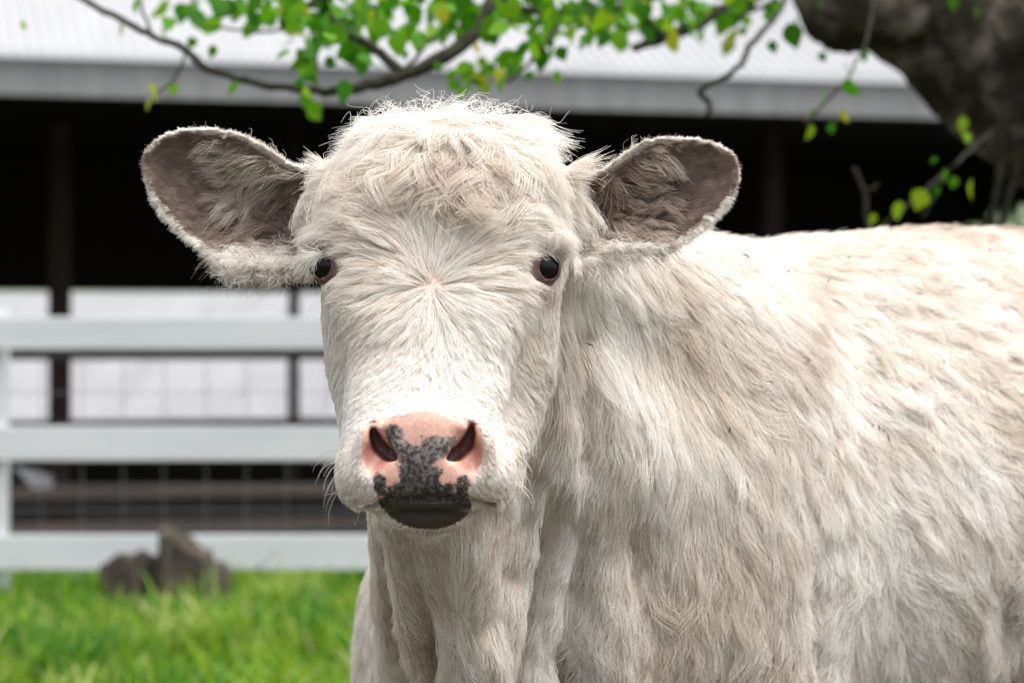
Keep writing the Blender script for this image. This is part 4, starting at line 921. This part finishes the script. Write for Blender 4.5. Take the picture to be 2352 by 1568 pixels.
BODYFLOW = Flow([
 (1330, 700, .25, 1, 40, .22, .05), (1340, 620, .6, .7, 34, .22, .05), (1320, 900, 0, 1, 44, .2, .05), (1380, 1100, 0, 1, 50, .22, .06), (1420, 800, .3, .95, 46, .22, .06), (1400, 650, .85, .5, 42, .22, .05), (1550, 640, .9, .45, 44, .22, .05), (1700, 700, .8, .6, 48, .24, .06),
 (1560, 780, .6, .8, 50, .24, .06), (1600, 950, .4, .9, 58, .24, .06), (1480, 1000, .12, 1, 58, .24, .06), (1500, 1200, .12, 1, 58, .26, .07), (1440, 1350, -.15, 1, 54, .3, .1), (1700, 1000, .5, .85, 58, .24, .06), (1750, 1200, .3, .95, 58, .24, .06), (1650, 1400, .15, 1, 56, .26, .07),
 (1750, 1480, -.3, .9, 46, .3, .1), (1700, 1530, -.8, .5, 44, .34, .12), (1850, 1380, .25, .95, 50, .26, .07), (1910, 1290, -.6, .7, 40, .34, .1), (1890, 1420, -.5, .9, 40, .3, .1), (1950, 1230, .4, .8, 48, .3, .1), (1990, 1400, .4, .9, 50, .26, .07), (1800, 850, .75, .65, 48, .24, .07),
 (1900, 700, .9, .45, 40, .3, .14), (1950, 900, .55, .8, 46, .28, .12), (2100, 640, .9, .35, 34, .3, .16), (2050, 800, .6, .7, 42, .3, .14), (2250, 620, .9, .3, 32, .3, .16), (2250, 760, .9, .5, 38, .28, .12), (2150, 950, .75, .7, 46, .26, .08), (2300, 950, .8, .6, 44, .26, .08),
 (2100, 1150, .6, .8, 52, .24, .06), (2200, 1300, .6, .8, 52, .24, .06), (2300, 1200, .6, .7, 50, .24, .06), (2330, 1300, -.5, .6, 40, .3, .1), (2150, 1480, .6, .8, 50, .24, .06), (2300, 1500, .3, .9, 40, .3, .1), (1650, 540, .7, -.3, 26, .40, .06), (1800, 525, .7, -.35, 26, .42, .06), (2000, 512, .75, -.35, 24, .42, .06),
 (2250, 510, .8, -.2, 20, .38, .06), (1700, 590, .9, .1, 26, .26, .05), (1900, 570, .9, .1, 26, .26, .05), (2200, 550, .9, .1, 26, .26, .06), (1290, 1150, -.1, 1, 34, .22, .06), (1220, 1300, -.2, 1, 30, .22, .06), (1280, 1480, .1, 1, 36, .3, .12), (1150, 1250, -.3, .9, 22, .2, .05), (1080, 1350, 0, 1, 24, .2, .05), (950, 1300, .25, .95, 20, .2, .05), (880, 1230, .3, .95, 16, .18, .04),
 (1100, 1500, 0, 1, 28, .22, .06), (950, 1450, .25, .9, 24, .24, .08), (840, 1350, 0, 1, 28, .22, .05), (820, 1480, .1, 1, 30, .22, .05), (900, 1550, .4, .9, 28, .26, .1), (1000, 1540, .5, .8, 28, .26, .1), (980, 1215, 0, 1, 14, .2, .03), (1180, 1180, .1, .9, 20, .2, .04), (1240, 1060, -.2, 1, 26, .2, .04)], 60)
DN = 1.0 if not globals().get('QUICK') else .35
def finish(wt, n, flow, name, **kw):
    pos, nn, t_ = scatter(wt, int(n * DN)); fl = flow(pos)
    return pos, nn, t_, fl
# head
wt = ishead * vis * (TDN > -4) * (eye_d > .0075) * (1 + .5 * (TV > 850) + 2.2 * (TDN < 70))
pos, nn, t_ = scatter(wt, int(250000 * DN)); fl = HEADFLOW(pos); u, v = proj(pos)
curlm = np.exp(-((u - 1010) / 150) ** 2 - ((v - 405) / 45) ** 2)
_c = np.array([c for c, s in EYES]); _n = np.argmin([np.linalg.norm(pos - c, axis=1) for c in _c], axis=0); _o = pos - _c[_n]; _d = np.linalg.norm(_o, axis=1); _o = _o / _d[:, None]; _k = (1 - sstep(_d - EYE_R, .004, .024))[:, None]; FD = dir3(fl); FD = FD * (1 - _k) + _o * _k * 1.2
tint = .62 + .08 * noise3(pos, 40, 11) - .22 * curlm + .06 * sstep(v, 840, 940)
dn_ = field_nose(pos, nn); ln = fl[:, 2] * .001 * (1 - .5 * (1 - sstep(dn_, 0, 45)))
ed_ = np.min([np.linalg.norm(pos - c, axis=1) for c, s in EYES], axis=0) - EYE_R; ln *= .32 + .68 * sstep(ed_, .006, .026)
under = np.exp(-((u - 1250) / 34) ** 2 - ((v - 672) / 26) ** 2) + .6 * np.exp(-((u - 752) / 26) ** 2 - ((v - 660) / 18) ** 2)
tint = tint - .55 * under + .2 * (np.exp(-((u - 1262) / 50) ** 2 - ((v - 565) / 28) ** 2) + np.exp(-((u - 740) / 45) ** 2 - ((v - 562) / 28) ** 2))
grow('face_coat', pos, nn, FD, ln * (.82 + .34 * sstep(800 - v, 0, 130)), fl[:, 3] * (.52 + .12 * sstep(800 - v, 0, 130)), fl[:, 4] * .8, .0060, .60, M_coat, tint, npts=7, r0=.00028, seed=3, clumpvar=.12, lowvar=.09, dirvar=.10)
# shaggy poll locks
wt = ishead * vis * (TV < 450) * np.exp(-np.clip(TV - 362 + .5 * np.clip(np.abs(TU - 1015) - 120, 0, None), 0, None) / 25.) * (1 - .6 * (np.abs(TU - 1020) > 270))
pos, nn, t_ = scatter(wt, int(30000 * DN)); fl = HEADFLOW(pos); u, v = proj(pos); curlm = np.exp(-((u - 1010) / 170) ** 2 - ((v - 400) / 60) ** 2)
grow('poll_locks', pos, nn, dir3(fl), fl[:, 2] * .001 * 1.25 * (1 - .5 * sstep(np.abs(u - 1015), 110, 250) * sstep(v, 300, 360)), fl[:, 3] * .9, .12 + .30 * curlm, .0125, .90, M_coat, .56 - .22 * curlm + .08 * noise3(pos, 40, 5) + .25 * (v < 300), npts=14, r0=.00036, seed=8, clumpvar=.24, lowvar=.22, curl=.15, dirvar=.10, droop=.18)
# loose flyaways on the crown
wt = ishead * vis * (TV < 380) * (TC[:, 1] > 2.5)
pos, nn, t_ = scatter(wt, int(800 * DN)); fl = HEADFLOW(pos)
grow('flyaway_hair', pos, nn, dir3(fl) * .6, np.full(len(pos), .046), np.full(len(pos), .62), np.full(len(pos), .16), .012, .35, M_coat, np.full(len(pos), .8), npts=12, r0=.00026, seed=18, clumpvar=.6, lowvar=.4, curl=.6, dirvar=.6)
# body
wt = isbody * vis * frame * (1 + 0 * TU)
for layer, (cnt_, sp_, amt_, lv_, lf_, wv_, sd_l, nm_) in enumerate(((300000, .0085, .40, .07, 1.15, 1.0, 4, 'body_coat'), (200000, .019, .42, .20, 1.4, 1.6, 44, 'body_overcoat'))):
    pos, nn, t_ = scatter(wt, int(cnt_ * DN)); fl = BODYFLOW(pos); u, v = proj(pos)
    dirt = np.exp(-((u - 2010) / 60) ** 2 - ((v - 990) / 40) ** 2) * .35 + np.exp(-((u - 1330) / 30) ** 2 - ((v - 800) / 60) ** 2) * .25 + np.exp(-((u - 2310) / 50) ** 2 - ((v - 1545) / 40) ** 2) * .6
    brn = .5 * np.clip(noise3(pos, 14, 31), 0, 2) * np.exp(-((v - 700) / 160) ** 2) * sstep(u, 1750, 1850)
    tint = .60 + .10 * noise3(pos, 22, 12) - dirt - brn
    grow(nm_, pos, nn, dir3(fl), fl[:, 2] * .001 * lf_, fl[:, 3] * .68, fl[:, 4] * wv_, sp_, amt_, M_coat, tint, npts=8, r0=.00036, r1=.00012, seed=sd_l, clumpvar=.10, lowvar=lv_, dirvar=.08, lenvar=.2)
# ears
def earflow(pos, e_in, e_b, sd):
    sg = np.sign(pos[:, 0] + .07); u, v = proj(pos)
    inn = np.stack([sg * .9, np.zeros(len(pos)), .15 - .5 * sstep(v, 440, 600)], -1)           # inside: out towards the tip
    c = np.array([0, 0]); cu, cv_ = np.where(sg < 0, 520, 1510), 450
    rx, rz = (u - cu) / 190, -(v - cv_) / 120; r = np.sqrt(rx ** 2 + rz ** 2) + 1e-6
    rim = np.stack([rx / r + sg * .6, np.zeros(len(pos)), rz / r - .25 * (v > 480)], -1)
    return inn, rim
def rimdir(pos, nn):
    D = np.zeros((len(pos), 3))
    for e, m_ in ((ears[0], pos[:, 0] < -.08), (ears[1], pos[:, 0] >= -.08)):
        q = pos[m_]; a, b, c = q[:, 0], q[:, 1], q[:, 2]; h = .001
        gx_ = e.sd(a + h, b, c)[0] - e.sd(a - h, b, c)[0]; gz_ = e.sd(a, b, c + h)[0] - e.sd(a, b, c - h)[0]; l = np.sqrt(gx_ ** 2 + gz_ ** 2) + 1e-6; gx_ /= l; gz_ /= l
        D[m_] = np.stack([gx_ * .8 + e.sgn * .45, -.12 + 0 * gx_, gz_ * .8 - .35], -1)
    return D
wt = isear * vis * np.where(TEI > .5, np.where(TED < -26, 1.0, 1.6), 1.0) * np.where(TED > -6, 2.2, 1)
pos, nn, t_ = scatter(wt, int(110000 * DN)); sd, e_in, e_b = ear_info(pos, nn); u, v = proj(pos); inn, rim = earflow(pos, e_in, e_b, sd)
k = (sstep(-sd, 9, 22 + 4 * sstep(v, 440, 520)) * e_in)[:, None]; D = inn * k + rimdir(pos, nn) * (1 - k)
low = sstep(v, 520, 600) * (np.abs(u - 1012) < 520); wroot = np.exp(-((u - 620) / 70) ** 2 - ((v - 590) / 35) ** 2) + np.exp(-((u - 1400) / 60) ** 2 - ((v - 590) / 30) ** 2)
top_ = 1 - sstep(v, 380, 470)
ln = np.where(k[:, 0] > .5, .014, .010 - .004 * top_) + .014 * wroot * (u < 1000) + .010 * low * (k[:, 0] < .5)
tint = np.where(k[:, 0] > .5, .20 + .16 * (1 - sstep(e_b, .2, .55)) + .10 * noise3(pos, 40, 9), .97) ; tint = np.maximum(tint, np.clip(wroot * 1.3, 0, .9)); tint = tint * (1 - .0 * k[:, 0])
grow('ear_coat', pos, nn, D, ln, np.where(k[:, 0] > .5, .16, .42 - .16 * top_), np.full(len(pos), .02), .007, .16, M_ear, tint, npts=6, r0=.00024, r1=.00008, seed=14, clumpvar=.16, lowvar=.10, dirvar=.16)
# long tufts inside the ears, sweeping outwards from the root
wt = isear * (TEI > .5) * (TEB < .55) * (TED < -18) * vis
pos, nn, t_ = scatter(wt, int(9000 * DN)); sd, e_in, e_b = ear_info(pos, nn); inn, rim = earflow(pos, e_in, e_b, sd)
grow('ear_tuft', pos, nn, inn, np.full(len(pos), .038) * (1 - .4 * e_b), np.full(len(pos), .50), np.full(len(pos), .08), .012, .75, M_ear, .5 + .15 * noise3(pos, 50, 2), npts=10, r0=.00032, seed=15, clumpvar=.3, lowvar=.3, droop=.25)
# fringe hanging under the ear roots
wt = isear * (TEB < .45) * (TV > 560) * vis * np.where(TU < 1000, 1, .25)
pos, nn, t_ = scatter(wt, int(3200 * DN)); sg = np.sign(pos[:, 0] + .07)
grow('ear_fringe', pos, nn, np.stack([sg * .3, np.zeros(len(pos)) - .2, -np.ones(len(pos))], -1), np.full(len(pos), .034), np.full(len(pos), .5), np.full(len(pos), .12), .012, .7, M_ear, np.full(len(pos), .88), npts=10, r0=.00032, seed=16, clumpvar=.45, lowvar=.4, curl=.4)
# eyelashes
for ei_, (c, s) in enumerate(EYES):
    n = 420; an = RNG.uniform(.15, 1.75, n); an = an if s < 0 else math.pi - an; fd = eyedir(s); sd_ = np.cross(fd, [0, 0, 1]); 
    root = c + fd * EYE_R * .80 + (np.cos(an)[:, None] * sd_ + np.sin(an)[:, None] * np.array([0, 0, 1])) * (EYE_R * .82)
    nrm = np.tile(fd, (n, 1)); dd = np.cos(an)[:, None] * sd_ * .2 + np.array([s * .7, -.25, .60])
    grow('eyelash', root, nrm, dd, np.where(np.sin(an) > .3, .021, .012), np.full(n, .45), np.full(n, .03), .004, .2, M_ear, np.full(n, .92), npts=7, r0=.00028, seed=20 + ei_, dirvar=.16, clumpvar=.1, droop=.05)
# whiskers
wt = ishead * ((np.abs(TU - 982) > 150) & (TV > 1030) & (TV < 1140) & (TC[:, 1] < 2.46))
pos, nn, t_ = scatter(wt, 44); sg = np.sign(pos[:, 0] + .087)
grow('whisker', pos, nn, np.stack([sg, -.1 * np.ones(44), -.55 * np.ones(44)], -1), np.full(44, .030), np.full(44, .75), np.full(44, .02), .002, .1, M_ear, np.full(44, .9), npts=9, r0=.00030, r1=.00008, seed=33, droop=.2)
print('cow', round(time.time() - T0, 1))

# bits of chaff and dirt caught in the coat
M_chaff = noise_mat('dry_chaff', (.03, .022, .015), (.10, .075, .05), 40, .9)
m = MB()
for (u_, v_) in ((1797, 640), (1893, 662), (2103, 690), (1702, 604), (2005, 988), (2016, 996), (1990, 982), (2030, 1012), (1763, 1505), (1838, 835), (2262, 590), (1345, 802), (1660, 990), (1940, 612)):
    p0 = surf(u_, v_) if False else None
    rdir = P(u_, v_, 1.0) - np.array([0, 0, CAMZ]); dlt = TC - np.array([0, 0, CAMZ]); tt_ = (dlt @ rdir) / (rdir @ rdir); dd_ = np.linalg.norm(dlt - tt_[:, None] * rdir, axis=1) + (TF < 0) * 9
    i_ = dd_.argmin(); c0 = TC[i_] + TN[i_] * .012; a_ = RNG.normal(0, 1, 3); a_ -= TN[i_] * a_.dot(TN[i_]); a_ /= np.linalg.norm(a_)
    L_ = RNG.uniform(.002, .006); m.tube([c0 - a_ * L_, c0 + TN[i_] * .001, c0 + a_ * L_ + TN[i_] * .001 * RNG.normal()], [.0005, .0009, .0004], 5)
m.build('chaff', M_chaff, None); ch = bpy.data.objects['chaff']; ch.data.transform(__import__('mathutils').Matrix.Translation(-cow.location)); ch.parent = cow
ch['kind'] = 'stuff'
